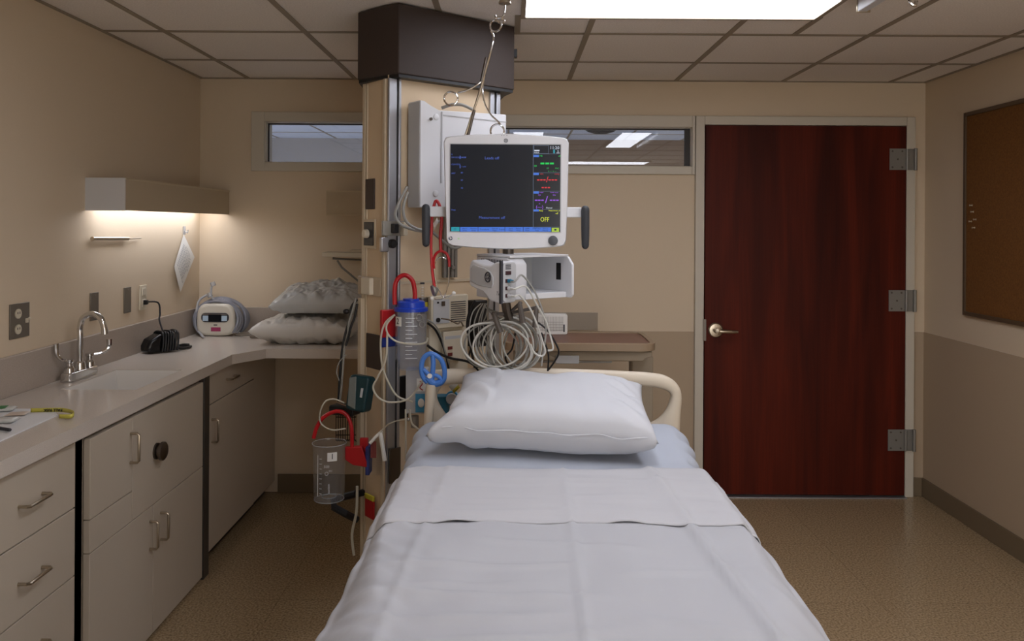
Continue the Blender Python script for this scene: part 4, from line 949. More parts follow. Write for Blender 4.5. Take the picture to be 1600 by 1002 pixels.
# faucet
fy = 3.2; fx = -1.705
t = thing('faucet', 'chrome gooseneck tap with two wing handles behind the sink', 'tap', (fx, fy, CZ))
m = MB(); m.prism(rrect(fx-.028, fx+.028, fy-.105, fy+.105, .026), CZ+.0002, CZ+.034); m.build('base', chrome, t, bevel=.004)
m = MB(); m.lathe([(.022, .034), (.02, .06), (.014, .066)], (fx, fy, CZ)); m.tube([(fx, fy, CZ+.06), (fx, fy, CZ+.16), (fx, fy, CZ+.2), (fx+.012, fy, CZ+.235), (fx+.045, fy, CZ+.252), (fx+.08, fy, CZ+.236), (fx+.095, fy, CZ+.2), (fx+.097, fy, CZ+.185)], .0115, 14); m.cyl((fx+.097, fy, CZ+.19), (fx+.098, fy, CZ+.172), .0135, n=14); m.build('spout', chrome, t)
for s in (-1, 1):
    m = MB(); y = fy+s*.075
    m.lathe([(.02, .034), (.019, .05), (.012, .058), (.012, .07), (.016, .074), (.016, .084), (0, .086)], (fx, y, CZ))
    if s > 0: m.tube([(fx, y, CZ+.078), (fx+.03, y+.03, CZ+.082), (fx+.05, y+.05, CZ+.1), (fx+.052, y+.052, CZ+.135)], lambda q: .005+.006*q, 10)
    else: m.tube([(fx, y, CZ+.078), (fx-.02, y-.02, CZ+.086), (fx-.03, y-.035, CZ+.11), (fx-.032, y-.038, CZ+.15)], lambda q: .005+.005*q, 10)
    m.build('wing_handle', chrome, t)

# shelf valances
LX = -1.607
t = thing('light_valance', 'beige box valance with a lit lamp underneath on the sink wall', 'shelf light', (XL, 3.97, 1.575))
yA = 3.366
m = MB(); m.box(LX-.016, LX, yA, D-.001, 1.575, 1.708); m.box(XL+.001, LX-.016, yA, D-.001, 1.69, 1.708); m.build('fascia', mat('valance_laminate', '#b8a78c', .6), t, smooth=False)
m = MB(); m.box(XL+.001, LX, yA-.004, yA-.0005, 1.573, 1.71); lab(m.build('end_panel', mat('valance_end', '#c9c8c8', .6), t, smooth=False), 'pale grey end face of the valance')
m = MB(); m.box(XL+.03, LX-.03, yA+.05, D-.06, 1.584, 1.61); m.build('lamp', tubelamp, t, smooth=False)
m = MB(); m.box(LX, LX+.002, yA, D-.001, 1.702, 1.71); m.build('top_edge', mat('edge_band', '#c2b294', .5), t, smooth=False)
vx0 = P(510, 320, 4.43).x
t = thing('wall_valance', 'unlit beige box valance on the far wall half hidden by the column', 'shelf light', (vx0, 4.5, 1.57))
m = MB(); m.box(vx0, -.45, 4.43, 4.446, 1.572, 1.705); m.box(vx0, -.45, 4.446, D-.001, 1.688, 1.705); m.box(vx0, vx0+.016, 4.446, D-.001, 1.572, 1.688); m.build('fascia', mat('valance_laminate', '#b8a78c', .6), t, smooth=False)
m = MB(); m.box(vx0, -.45, 4.428, 4.4298, 1.699, 1.707); m.box(vx0, -.45, 4.428, 4.4298, 1.57, 1.577); m.build('edge_band', mat('edge_band', '#c2b294', .5), t, smooth=False)
# fold-down arm on far wall
t = thing('wall_bracket_shelf', 'small cream folding shelf on a bracket on the far wall beside the column', 'shelf', P(530, 400, 4.5))
a, b = P(503, 395, 4.4), P(570, 403, 4.4); m = MB(); m.prism([(a.x, a.z+.002), (b.x, a.z), (b.x, b.z), (a.x, a.z-.022)], 4.4, 4.55, 'y'); m.build('shelf_plate', offw, t, bevel=.002)
a, b = P(545, 391, 4.4), P(565, 395, 4.4); m = MB(); m.box(a.x, b.x, 4.42, 4.54, b.z, a.z); m.build('latch', coltrim, t, bevel=.002)
m = MB(); m.tube([P(527, 407, 4.47), P(534, 418, 4.47), P(556, 436, 4.5), P(570, 447, 4.55)], .006, 8, smooth=False); m.tube([P(520, 404, 4.47), P(570, 407, 4.47), P(572, 446, 4.55)], .006, 8, smooth=False); m.build('bracket', steel, t)
m = MB(); m.box(P(568, 0, 4.58).x, P(585, 0, 4.58).x, 4.54, D-.001, P(0, 450, 4.58).z, P(0, 385, 4.58).z); m.build('wall_plate', offw, t, bevel=.002)

# ---- wall things on the sink wall
WX = XL
def wplate(px, py, w, h, name, mt, label, cat, group=None, th=.006):
    c = PX(px, py, XL); t = thing(name, label, cat, (XL, c.y, c.z-h/2), group)
    m = MB(); m.box(XL+.0005, XL+th, c.y-w/2, c.y+w/2, c.z-h/2, c.z+h/2); m.build('cover_plate', mt, t, bevel=.0015); return t, c
t, c = wplate(29, 501, .115, .125, 'wall_socket', platem, 'double steel wall socket plate nearest the drawers, above the upstand', 'socket')
m = MB()
for dz in (.026, -.03): m.lathe([(.0175, 0), (.0175, .004), (0, .004)], (XL+.006, c.y-.015, c.z+dz), (1, 0, 0), 20)
m.build('socket_face', offw, t)
m = MB()
for dz in (.026, -.03):
    for dy in (-.006, .006): m.cbox((XL+.0105, c.y-.015+dy, c.z+dz+.003), .001, .0025, .008)
m.build('slots', black, t, smooth=False)
m = MB(); m.box(XL+.006, XL+.012, c.y+.03, c.y+.042, c.z-.012, c.z+.004); m.cyl((XL+.006, c.y+.036, c.z-.004), (XL+.02, c.y+.036, c.z+.006), .004); m.build('toggle', offw, t, bevel=.001)
for px, lb in ((146, 'blank steel wall plate directly above the gooseneck tap'), (198, 'blank steel wall plate between the tap and the cream socket')):
    t, c = wplate(px, 479 if px == 146 else 469, .066, .118, 'blank_wall_plate', platem, lb, 'wall plate')
    m = MB()
    for dz in (.048, -.048): m.cyl((XL+.006, c.y, c.z+dz), (XL+.0072, c.y, c.z+dz), .003, n=10)
    m.build('screw', steel, t)
t, c = wplate(222, 465, .07, .118, 'cord_socket', offw, 'cream wall socket with a black cord plugged in', 'socket', None, .007)
m = MB()
for dz in (.028, -.026): m.box(XL+.007, XL+.011, c.y-.017, c.y+.017, c.z+dz-.018, c.z+dz+.018)
m.build('socket_face', offw, t, bevel=.003)
m = MB()
for dy in (-.006, .006): m.cbox((XL+.0113, c.y+dy, c.z-.023), .001, .0025, .008)
m.build('slots', black, t, smooth=False)
sockc = c
# metal bar
a, b = PX(144, 373, XL+.015), PX(200, 373, XL+.015); e = PX(220, 372, XL+.015)
t = thing('metal_wall_bar', 'slim silver bar with a thin rod end fixed level below the lit valance', 'bar', (XL, a.y, a.z))
m = MB(); m.tube([a, a+Vector((0, .01, 0)), b], .009, 12, smooth=False); m.build('bar', nickel, t, bevel=.001)
m = MB(); m.tube([b, e], .004, 8, smooth=False); m.build('rod', nickel, t)
m = MB(); m.cyl((XL+.0005, a.y+.03, a.z), (XL+.012, a.y+.03, a.z), .006); m.cyl((XL+.0005, b.y-.03, b.z), (XL+.012, b.y-.03, b.z), .006); m.build('fixing', steel, t)
# paper notice on a hook
t = thing('paper_notice', 'white printed sheet hanging by one corner from a clear hook near the wall corner', 'notice', (XL, 4.4, PX(282, 455, XL).z))
pn = [PX(287, 366, XL+.006), PX(304, 402, XL+.012), PX(282, 457, XL+.02), PX(272, 417, XL+.016)]
def bil(u, v): return (pn[0]*(1-u)+pn[1]*u)*(1-v)+(pn[3]*(1-u)+pn[2]*u)*v+Vector((.008*sin(pi*u)*sin(pi*v), 0, 0))
m = MB(); m.grid(bil, 10, 10); m.build('sheet', paper, t)
m = MB()
for i in range(13):
    v = .16+i*.055; u0, u1 = .12, .9-.12*rnd.random()
    if i == 0: u0, u1 = .3, .7
    for k in range(6):
        ua, ub = u0+(u1-u0)*k/6, u0+(u1-u0)*(k+.75)/6; o = Vector((.0012, 0, 0)); m.quad(bil(ua, v)+o, bil(ub, v)+o, bil(ub, v+.014)+o, bil(ua, v+.014)+o)
m.build('print', mat('grey_print', '#8d8f97', .8), t, smooth=False)
h_ = PX(287, 361, XL); m = MB(); m.box(XL+.0005, XL+.006, h_.y-.012, h_.y+.012, h_.z-.02, h_.z+.025); m.tube([(XL+.006, h_.y, h_.z), (XL+.02, h_.y, h_.z-.01), (XL+.024, h_.y, h_.z+.006)], .003, 8); m.build('hook', mat('clear_hook', '#d6d6d6', .2, trans=.5), t)

# ---- things on the worktop
pc = PZ(245, 553, CZ)+Vector((-.0, .05, 0))
t = thing('power_adapter', 'black power adapter wrapped in its own coiled cord on the worktop below the cream socket', 'adapter', (pc.x, pc.y, CZ))
AM = rot_frame(Vector((-1.668, 3.85, CZ)), .85)
m = MB(AM); m.prism([(-.08, .003), (.06, .003), (.065, .05), (.04, .085), (-.02, .088), (-.065, .066), (-.08, .035)], -.042, .042, 'y'); m.build('case', mat('gloss_black', '#0f0f11', .22), t, bevel=.014, seg=3)
m = MB(AM)
for i in range(7):
    x = -.015+i*.012
    m.tube([(x, -.05, .008), (x+.004, -.052, .05), (x+.008, -.04, .09+.004*(i % 2)), (x+.01, 0, .098-.003*(i % 3)), (x+.006, .04, .09), (x, .052, .05), (x, .048, .008)], .005, 8)
m.build('cord_wrap', cableb, t)
m = MB(AM); m.tube([(.07, .0, .012), (.1, .02, .008), (.14, .035, .008), (.16, .02, .008), (.13, -.01, .008), (.09, -.02, .009), (.085, .0, .018), (.12, .02, .02), (.15, .015, .018)], .006, 8); m.build('loose_cord', cableb, t)
q = sockc; top_ = AM @ Vector((.01, 0, .1))
m = MB(); m.tube([(XL+.012, q.y, q.z-.022), (XL+.05, q.y+.06, q.z-.03), PX(250, 490, XL+.07), PX(249, 500, XL+.08), top_], .004, 8); m.build('mains_cord', cableb, t)
m = MB(); m.cbox((XL+.019, q.y, q.z-.023), .016, .024, .022); m.build('plug', black, t, bevel=.003)

dc = PZ(336, 526, CZ); dy = dc.y+.0
t = thing('compression_pump', 'rounded cream leg compression pump with a small window and hoses in the worktop corner', 'medical pump', (dc.x, dy, CZ))
pw, ph = .103, .178
prof = []
for i in range(40):
    a = 2*pi*i/40; c_, s_ = cos(a), sin(a); ex = .5
    prof.append((dc.x+pw*(abs(c_)**ex)*(1 if c_ > 0 else -1)*(1-.07*s_), CZ+ph/2+.002+ph/2*(abs(s_)**.55)*(1 if s_ > 0 else -1)))
m = MB(); m.prism(prof, dy, dy+.1, 'y'); m.build('case', mat('cream_plastic', '#d8d2c4', .3), t, bevel=.016, seg=3, ang=1)
m = MB(); m.prism(rrect(dc.x-.075, dc.x+.075, CZ+.078, CZ+.128, .022), dy-.004, dy+.002, 'y'); m.build('window_frame', ink, t, bevel=.001)
m = MB(); m.box(dc.x-.066, dc.x-.036, dy-.006, dy-.0035, CZ+.084, CZ+.113); m.box(dc.x+.036, dc.x+.066, dy-.006, dy-.0035, CZ+.084, CZ+.113); m.build('lit_button', mat('pale_blue', '#bcd3e6', .3), t, bevel=.002)
m = MB(); m.box(dc.x-.034, dc.x+.034, dy-.0065, dy-.0035, CZ+.082, CZ+.12); m.build('display', mat('dark_display', '#12161c', .15), t)
m = MB(); m.box(dc.x-.07, dc.x+.07, dy-.0065, dy-.0035, CZ+.118, CZ+.123); m.build('chrome_strip', chrome, t)
m = MB(); m.box(dc.x-.022, dc.x+.03, dy-.0015, dy+.002, CZ+.028, CZ+.05); m.build('asset_sticker', purple, t)
m = MB(); m.box(dc.x-.008, dc.x+.012, dy-.0012, dy+.002, CZ+.06, CZ+.065); m.build('small_print', ink, t)
m = MB()
for k in range(9):
    r1 = .113+.006*(k % 3)+.003*k/9; yk = dy+.02+.012*k
    m.tube([(max(XL+.031, dc.x+r1*cos(a)*1.03+.012*(k > 4)*cos(a)), min(yk+.01*sin(3*a+k), D-.035), CZ+.085+(.105+.004*(k % 4))*sin(a)) for a in [radians(-38+12.8*j) for j in range(21)]], .007, 8, k=2)
m.build('hose_wrap', mat('hose_grey', '#8a8c96', .3), t)
m = MB(); m.tube([PZ(318, 527, CZ+.01), P(309, 515, 4.42), P(307, 495, 4.42), P(310, 472, 4.43), P(322, 462, 4.44), P(330, 463, 4.44)], .006, 8); m.tube([P(345, 475, 4.43), P(332, 466, 4.42), P(330, 452, 4.42), P(333, 444, 4.42)], .006, 8); m.build('hose', mat('hose_light', '#b4b5ba', .3), t)
m = MB(); m.cyl(P(326, 458, 4.42), P(329, 464, 4.42), .014, n=12); m.cyl(P(332, 441, 4.42), P(334, 447, 4.42), .014, n=12); m.build('hose_connector', mat('clear_hook', '#d6d6d6', .2), t)
m = MB(); m.tube([(dc.x+.1, dy+.03, CZ+.008), P(380, 524, 4.36), PZ(392, 524, CZ+.01)], .004, 8); m.cyl(PZ(391, 525, CZ+.015), PZ(404, 525, CZ+.015), .011, .013, 12); m.build('mains_plug', mat('grey_plug', '#7d756b', .5), t)

# bagged pillows
def pillow(m, w, d, th, T, p=2.6, nu=36, nv=28, wr=.006, seed=0, flat=None, pin=.06, crink=0):
    m.T = Matrix()
    def fn(sgn):
        def f(a, b):
            u, v = 2*a-1, 2*b-1
            h = (max(0, (1-abs(u)**p)*(1-abs(v)**p)))**.42
            x = w/2*u*(1-pin*(1-v*v)); y = d/2*v*(1-pin*(1-u*u))
            e = max(abs(u), abs(v))
            k = noise.noise(Vector((x*9+seed, y*9, sgn*3)))*wr+noise.noise(Vector((x*22+seed, y*14, sgn*5)))*wr*.5
            rad = math.atan2(v, u); k += wr*.5*sin(rad*14+seed)*max(0, e-.35)*(1-e**6)
            q = T @ Vector((x, y, sgn*(th/2*h)+k*(1-e**8)))
            if crink: q.z -= crink*abs(noise.noise(Vector((x*16+seed, y*11, sgn))))*(1-e**8)+crink*.6*abs(noise.noise(Vector((x*34, y*26+seed, sgn*2))))*(1-e**8)
            if flat: q.z = max(q.z, flat(q.x, q.y))
            return q
        return f
    m.grid(fn(1), nu, nv); m.grid(fn(-1), nu, nv); return m
c1 = Vector((-1.06, 4.27, CZ+.074))
o = pillow(MB(), .52, .44, .15, Matrix.Translation(c1), seed=3, wr=.012, crink=.03, nu=70, nv=50, flat=lambda x, y: CZ+.001).build('bagged_pillow', bag2, weld=1e-4, ang=3); tag(o, 'lower of two spare pillows in clear plastic bags, lying on the worktop', 'pillow')
c2 = Vector((-1.0, 4.3, CZ+.222))
o = pillow(MB(), .47, .4, .17, Matrix.Translation(c2) @ Matrix.Rotation(.15, 4, 'X'), seed=11, wr=.018, crink=.028, nu=70, nv=50, p=2.2, flat=lambda x, y: CZ+.157).build('bagged_pillow', bag, weld=1e-4, ang=3); tag(o, 'upper bagged pillow, shiny plastic, stacked on the other beside the column', 'pillow')

# towel, wristband, packets near the camera
m = MB(); cs = [PZ(-40, 640, CZ), PZ(82, 641, CZ), PZ(90, 650, CZ), PZ(0, 691, CZ), PZ(-60, 720, CZ)]
m.add([Vector((p.x, p.y, CZ+.004)) for p in cs]+[Vector((p.x, p.y, CZ+.0003)) for p in cs], [(0, 1, 2, 3, 4), (5, 6, 7, 8, 9)]+[(i, (i+1) % 5, 5+(i+1) % 5, 5+i) for i in range(5)])
tag(m.build('paper_towel', mat('paper_towel', '#dfe0e2', .9, bump=.5, bscale=150)), 'white paper towel spread flat at the near end of the worktop', 'towel')
m = MB(); pts = [PZ(48, 644, CZ+.006), PZ(75, 643.5, CZ+.007), PZ(98, 643.5, CZ+.008), PZ(112, 646.5, CZ+.008), PZ(116, 650, CZ+.008), PZ(110, 653.5, CZ+.006), PZ(92, 653.5, CZ+.006)]
cp = catmull(pts, 6); 
vs = []
for i, p in enumerate(cp):
    vs += [p+Vector((0, 0, -.001)), p+Vector((0, 0, .012))]
m.add(vs, [(2*i, 2*i+2, 2*i+3, 2*i+1) for i in range(len(cp)-1)])
wb_ = m.build('wristband', mat('yellow_band', '#c4bc55', .35), solid=.0008); tag(wb_, 'yellow FALL RISK wristband lying curled across the paper towel', 'wristband')
a, b = PZ(66, 644, CZ+.006), PZ(99, 643.6, CZ+.008); d_ = (a-b).normalized()
m = MB(); m.text('FALL RISK', .0125, textM((a+b)/2+Vector((.0015, -.0018, .006)), d_, -ZU), .0002, 'CENTER', 0, 1.15, .03); m.build('lettering', inkb, wb_, smooth=False)
def packet(px, py, w, d, th, yaw, mt, name, label, cat, stripe=None):
    c = PZ(px, py, CZ+.005); T = rot_frame(Vector((c.x, c.y, CZ+.0045+th/2)), yaw)
    m = MB(); o = pillow(m, w, d, th, T, p=4, nu=12, nv=8, wr=.001).build(name, mt, weld=1e-4, ang=2); tag(o, label, cat)
    if stripe: m = MB(T); m.box(-w*.2, w*.12, -d*.42, d*.42, th/2+.0002, th/2+.0012); m.build('stripe', stripe, o)
    return o
packet(6, 642, .07, .05, .012, .3, mat('clear_wrap', '#c9cbc8', .25), 'sterile_packet', 'white and green sterile packet at the back of the paper towel', 'packet', green)
packet(27, 648, .06, .05, .006, .2, mat('skin_wrap', '#c9b9ab', .4), 'dressing_packet', 'flat beige dressing packet in the middle of the paper towel', 'packet')
packet(7, 660, .075, .05, .014, .1, mat('clear_wrap', '#c9cbc8', .25), 'clear_packet', 'clear plastic packet at the near edge of the paper towel', 'packet')
m = MB(); a, b = PZ(-12, 668, CZ+.012), PZ(16, 672, CZ+.012); m.cyl(a, b, .006, .0045, 10); tag(m.build('dark_pen', mat('dark_grey_pen', '#30323a', .4)), 'dark pen-like tube at the near edge of the paper towel', 'pen')

# ================================================================== RIGHT WALL BOARD
yb0 = PX(1511, 330, XR).y; yb1 = 2.9; zt, zb = 2.115, 1.075
t = thing('cork_board', 'large brown cork notice board in a dark frame on the wall beside the door', 'notice board', (XR, 3.5, zb))
MB().box(XR-.014, XR-.001, yb1+.02, yb0-.02, zb+.02, zt-.02).build('cork_panel', cork, t, smooth=False)
m = MB(); x0, x1 = XR-.022, XR-.001
m.box(x0, x1, yb1, yb1+.02, zb, zt); m.box(x0, x1, yb0-.02, yb0, zb, zt); m.box(x0, x1, yb1+.02, yb0-.02, zb, zb+.02); m.box(x0, x1, yb1+.02, yb0-.02, zt-.02, zt); m.build('board_frame', mat('board_frame', '#5a4734', .45), t, bevel=.002)
for px, py in ((1519, 321), (1521, 331), (1518, 346), (1525, 343), (1523, 356)):
    p = PX(px, py, XR-.014); m = MB(); m.lathe([(.005, 0), (.003, .004), (.003, .01), (.005, .013), (0, .014)], (XR-.0142, p.y, p.z), (-1, 0, 0), 10)
    tag(m.build('push_pin', mat('clear_pin', '#b9a88e', .3)), 'small pale push pin in the cluster on the cork board', 'push pin', 'push pins on the cork board')

# ================================================================== OVERBED TABLE
TZ = 1.0; tx0, tx1, ty0, ty1 = -.04, .652, 3.6, 4.02
t = thing('overbed_table', 'brown overbed table with a raised rim standing behind the headboard', 'table', (.55, 3.82, 0))
m = MB(); m.prism(rrect(tx0+.02, tx1-.02, ty0+.02, ty1-.02, .06), TZ-.02, TZ-.008); m.build('tabletop', tabtop, t)
rim_o, rim_i = rrect(tx0, tx1, ty0, ty1, .075), rrect(tx0+.022, tx1-.022, ty0+.022, ty1-.022, .058); n = len(rim_o); m = MB()
vs = [(x, y, z) for z, L in ((TZ-.036, rim_o), (TZ-.004, rim_o), (TZ, [((a[0]*.6+b[0]*.4), (a[1]*.6+b[1]*.4)) for a, b in zip(rim_o, rim_i)]), (TZ-.003, rim_i), (TZ-.036, rim_i)) for x, y in L]
fs = [(k*n+i, k*n+(i+1) % n, ((k+1) % 5)*n+(i+1) % n, ((k+1) % 5)*n+i) for k in range(5) for i in range(n)]
m.add(vs, fs).build('rim', tabrim, t)
m = MB(); m.prism([(tx0+.05, .96), (tx1-.02, .96), (tx1-.02, .935), (tx1-.05, .928), (tx1-.06, .915), (tx0+.05, .915)], ty0+.03, ty1-.03, 'y'); m.build('apron', tabgrey, t, bevel=.004)
a, b = P(868, 556, 3.62), P(905, 569, 3.62); m = MB(); m.box(a.x, b.x, 3.62, 3.63, b.z, a.z); m.box(.05, .46, 3.7, 3.9, .895, .914); m.build('release_lever', whiteg, t, bevel=.003)
lx0, lx1 = P(985, 600, 3.8).x, P(1019, 600, 3.8).x
m = MB(); m.box(lx0, lx1, 3.77, 3.86, .09, .914); m.build('post', tabgrey, t, bevel=.006)
m = MB(); m.box(lx0-.01, lx1+.01, 3.5, 4.14, .035, .088); m.box(-.03, lx0-.01, 3.52, 3.57, .035, .08); m.box(-.03, lx0-.01, 4.07, 4.12, .035, .08); m.build('base', tabgrey, t, bevel=.008)
for x, y in ((-.01, 3.545), (-.01, 4.095), (lx0+.03, 3.53), (lx0+.03, 4.11)):
    m = MB(); m.cyl((x-.01, y, .0205), (x+.01, y, .0205), .02, n=16); m.build('caster', rubber, t)
a, b = P(838, 490, 3.96), P(886, 514, 3.96)
t = thing('slatted_tray', 'small white ribbed plastic box standing on the overbed table', 'box', ((a.x+b.x)/2, 3.95, TZ-.007))
m = MB(); m.prism(rrect(a.x, b.x, TZ-.0075, a.z, .01), 3.93, 3.985, 'y'); m.build('case', paper, t, bevel=.003)
m = MB()
for i in range(16): x = a.x+.014+i*.0075; m.box(x, x+.0018, 3.9288, 3.931, TZ+.01, a.z-.012)
for k in range(4): z = TZ+.014+k*.013; m.box(a.x+.01, a.x+.13, 3.9286, 3.931, z, z+.0016)
m.build('ribs', mat('rib_grey', '#a09c95', .6), t, smooth=False)
m = MB(); m.box(b.x-.02, b.x-.013, 3.9285, 3.931, TZ+.006, TZ+.042); m.build('dark_mark', ink, t)

# ================================================================== HOSPITAL BED
BX = .125
def sm(a, b, x):
    t = min(1, max(0, (x-a)/(b-a))); return t*t*(3-2*t)
def ztop(y): return .803+.05*sm(2.4, 2.74, y)-.012*sm(1.5, .8, y) if False else .803+.05*sm(2.4, 2.74, y)-.015*(1-sm(.7, 1.8, y))
bed = thing('hospital_bed', 'hospital bed with a moulded cream headboard, head end at the column', 'bed', (BX, 1.75, 0))
HYb = 2.885
def hbp(px, py): return P(px, py, HYb)
outer = [(690, 577), (780, 575), (870, 576), (960, 579), (1022, 583), (1046, 590), (1060, 603), (1065, 620), (1063, 650), (1060, 700), (1050, 740), (1030, 750), (868, 750), (700, 750), (680, 740), (668, 700), (665, 650), (664, 618), (667, 600), (676, 583)]
inner = [(702, 601), (785, 599), (870, 599), (955, 602), (1012, 604), (1034, 608), (1045, 613), (1047, 622), (1040, 640), (1026, 655), (1005, 664), (985, 667), (868, 668), (745, 667), (728, 664), (706, 655), (692, 640), (684, 624), (684, 614), (690, 605)]
oc, ic = catmull([hbp(*p) for p in outer], 4, True), catmull([hbp(*p) for p in inner], 4, True)
n = len(oc); m = MB(); K = 12; vs = []
for a, b in zip(oc, ic):
    c = (a+b)/2; hdir = (a-b)/2
    for k in range(K):
        th = 2*pi*k/K; vs.append(c+hdir*(abs(cos(th))**.8)*(1 if cos(th) > 0 else -1)+Vector((0, .022*(abs(sin(th))**.8)*(1 if sin(th) > 0 else -1), 0)))
m.add(vs, [(i*K+k, i*K+(k+1) % K, ((i+1) % n)*K+(k+1) % K, ((i+1) % n)*K+k) for i in range(n) for k in range(K)])
m.build('headboard', headm, bed, ang=1)
m = MB()
for x in (BX-.36, BX+.38): m.box(x-.025, x+.025, HYb-.015, HYb+.015, .35, P(0, 745, HYb).z)
m.build('headboard_post', headm, bed, bevel=.005)
# frame, deck, wheels
m = MB(); m.box(BX-.44, BX+.44, .72, 2.82, .52, .58); m.build('deck', whiteg, bed, bevel=.01)
m = MB(); m.box(BX-.40, BX-.34, .7, 2.84, .40, .519); m.box(BX+.34, BX+.40, .7, 2.84, .40, .519); m.box(BX-.34, BX+.34, 1.0, 1.08, .42, .5); m.box(BX-.34, BX+.34, 2.4, 2.48, .42, .5); m.box(BX-.34, BX+.34, 2.84, 2.9, .36, .46); m.build('frame', headm, bed, bevel=.008)
m = MB(); m.box(BX-.36, BX+.36, .85, 2.7, .16, .24); m.tube([(BX-.2, 1.1, .24), (BX-.2, 1.5, .4)], .03, 8); m.tube([(BX+.2, 1.1, .24), (BX+.2, 1.5, .4)], .03, 8); m.tube([(BX-.2, 2.3, .24), (BX-.2, 2.5, .41)], .03, 8); m.tube([(BX+.2, 2.3, .24), (BX+.2, 2.5, .41)], .03, 8); m.build('lift_base', whiteg, bed, bevel=.01)
for x in (-.32, .32):
    for y in (.95, 2.6):
        m = MB(); m.cyl((BX+x-.02, y, .0755), (BX+x+.02, y, .0755), .075, n=24); m.cyl((BX+x, y, .1), (BX+x, y, .17), .02); m.build('caster', rubber, bed)
# blue push handle
hh = lambda px, py, dy=0: P(px, py, 2.83+dy)
ph = MB(); ph.tube([hh(668, 598), hh(660.5, 588), hh(658.5, 573), hh(662, 560), hh(671, 553), hh(682, 556), hh(690, 564), hh(694.5, 578), hh(694, 592), hh(688, 600)], .0088, 10)
ph.tube([hh(676, 555), hh(677, 568), hh(676, 582), hh(674, 598)], .0088, 10); ph.tube([hh(661, 577), hh(668, 584), hh(673, 590)], .008, 10); ph.tube([hh(676, 586), hh(684, 588), hh(691, 594)], .007, 10)
ph.tube([hh(667, 590), hh(673, 596), hh(680, 600), hh(690, 597)], .012, 10)
o = ph.build('push_handle', blue, bed); lab(o, 'blue push handle at the headboard corner')
m = MB(); m.lathe([(.0085, 0), (.0085, .0035), (0, .0035)], hh(671.5, 587.5, -.011), (0, -1, 0), 20); m.build('badge', paper, o)
m = MB(); m.tube([hh(674, 601), hh(672, 625), hh(670, 650), hh(669, 690), hh(669, 730, .03)], lambda s: .018-.002*s, 12); m.build('handle_post', headm, bed)
# fitted sheet over the mattress
def cross(s, w, zt, r, zb, bul=0):
    # s in 0..1 across the section, side-top-side
    L1 = zt-r-zb; La = pi/2*r; Lt = 2*(w-r); tot = 2*L1+2*La+Lt; d = s*tot
    if d < L1: return (-w-bul*(1-d/L1), zb+d)
    d -= L1
    if d < La: a = d/r; return (-w+r-r*cos(a), zt-r+r*sin(a))
    d -= La
    if d < Lt: return (-w+r+d, zt)
    d -= Lt
    if d < La: a = d/r; return (w-r+r*sin(a), zt-r+r*cos(a))
    d -= La
    return (w+bul*(d/L1), zt-r-d)
def nz(x, y, z, f, s): return noise.noise(Vector((x*f+s, y*f, z*f)))
def fit(u, v):
    y = 2.15+.655*v; e = max(0, (y-2.735)/.07); e = min(e, 1); tk = 1-sm(2.36, 2.44, y); zt = ztop(min(y, 2.735))-.014*tk; w = .462-.014*tk
    rr = .075
    if e > 0: q = math.sqrt(max(0, 1-e*e)); zt = zt-.055*(1-q); w = w-.03*(1-q)
    x, z = cross(u, w, zt, rr, .60)
    # soft sag and creases
    ax = abs(x)/.46
    if abs(x) < .42: z += (1-tk)*.004*nz(x, y, 0, 5, 1)+.004*sm(.25, .45, abs(x))*sin(y*40+x*20)*.5
    else:
        k = (1-tk)*(.007*nz(x, y, z, 16, 9)+.005*sin(y*70+z*25)); x += k*(1 if x > 0 else -1)
    return Vector((BX+x+.01*(y-2.2), y, z))
m = MB(); m.grid(fit, 120, 46)
vs = [fit(i/120, 1) for i in range(121)]; m.add(vs, [tuple(range(121))])
o = m.build('fitted_sheet', fitm, weld=1e-5, ang=3); tag(o, 'pale blue fitted sheet stretched over the mattress under the pillow', 'bed sheet')
# top sheet
def edge_drop(s_, y): pass
def flat_sheet(s, y, off):
    # half-section walk: flat, gentle slope, roll over, hang
    sg = -1 if s < 0 else 1; a = abs(s)
    zt = ztop(y)+.006+off
    wf = .425-.08*(1-sm(1.2, 2.0, y)); we = .474+off*.6+.032*(1-sm(1.25, 1.95, y)); dr = .035+.045*(1-sm(1.3, 2.0, y))
    if a < .6: x = wf*a/.6; z = zt
    elif a < .75: t = (a-.6)/.15; x = wf+(we-.02-wf)*t; z = zt-dr*(t**1.6)
    elif a < .83: t = (a-.75)/.08; th = t*pi/2; x = we-.02+.02*sin(th); z = zt-dr-.03*(1-cos(th))
    else: t = (a-.83)/.17; x = we+.02*t; z = zt-dr-.03-.26*t
    return sg*x, z
def creases(x, y):
    h = 0
    # pressed lengthwise fold lines, cross folds and small wrinkles (metres from the bed centre)
    for x0, k, a, w in ((.014, .012, .0045, .007), (-.345, .05, .004, .009), (.325, -.07, .008, .012)):
        d = x-(x0+k*(y-1.6)); h += a*math.exp(-(d/w)**2)
    for y0, k, a, w, xa, xb in ((1.70, .02, .004, .012, -.4, .02), (1.63, .10, .003, .012, -.42, -.08), (1.56, -.03, .0045, .014, -.44, .03), (1.49, .06, .0045, .014, -.45, -.05), (1.42, .12, .004, .014, -.45, .1), (1.80, -.14, .0035, .014, -.2, .15), (1.35, .03, .004, .016, -.3, .2), (1.5, -.25, .003, .014, .12, .35), (1.62, .22, .003, .013, .1, .34)):
        d = y-(y0+k*x+.006*sin(x*14)); h += a*math.exp(-(d/w)**2)*sm(xa-.06, xa+.06, x)*(1-sm(xb-.1, xb+.1, x))
    h += .006*noise.noise(Vector((x*5, y*3.5, 2.0)))+.003*noise.noise(Vector((x*13+4, y*11, 0)))
    lx = 1-sm(-.44, -.2, x)
    h += lx*.007*noise.noise(Vector((x*9, y*24+x*20, 7)))+sm(.22, .42, x)*.005*noise.noise(Vector((x*16+y*9, y*5, 3)))
    return h
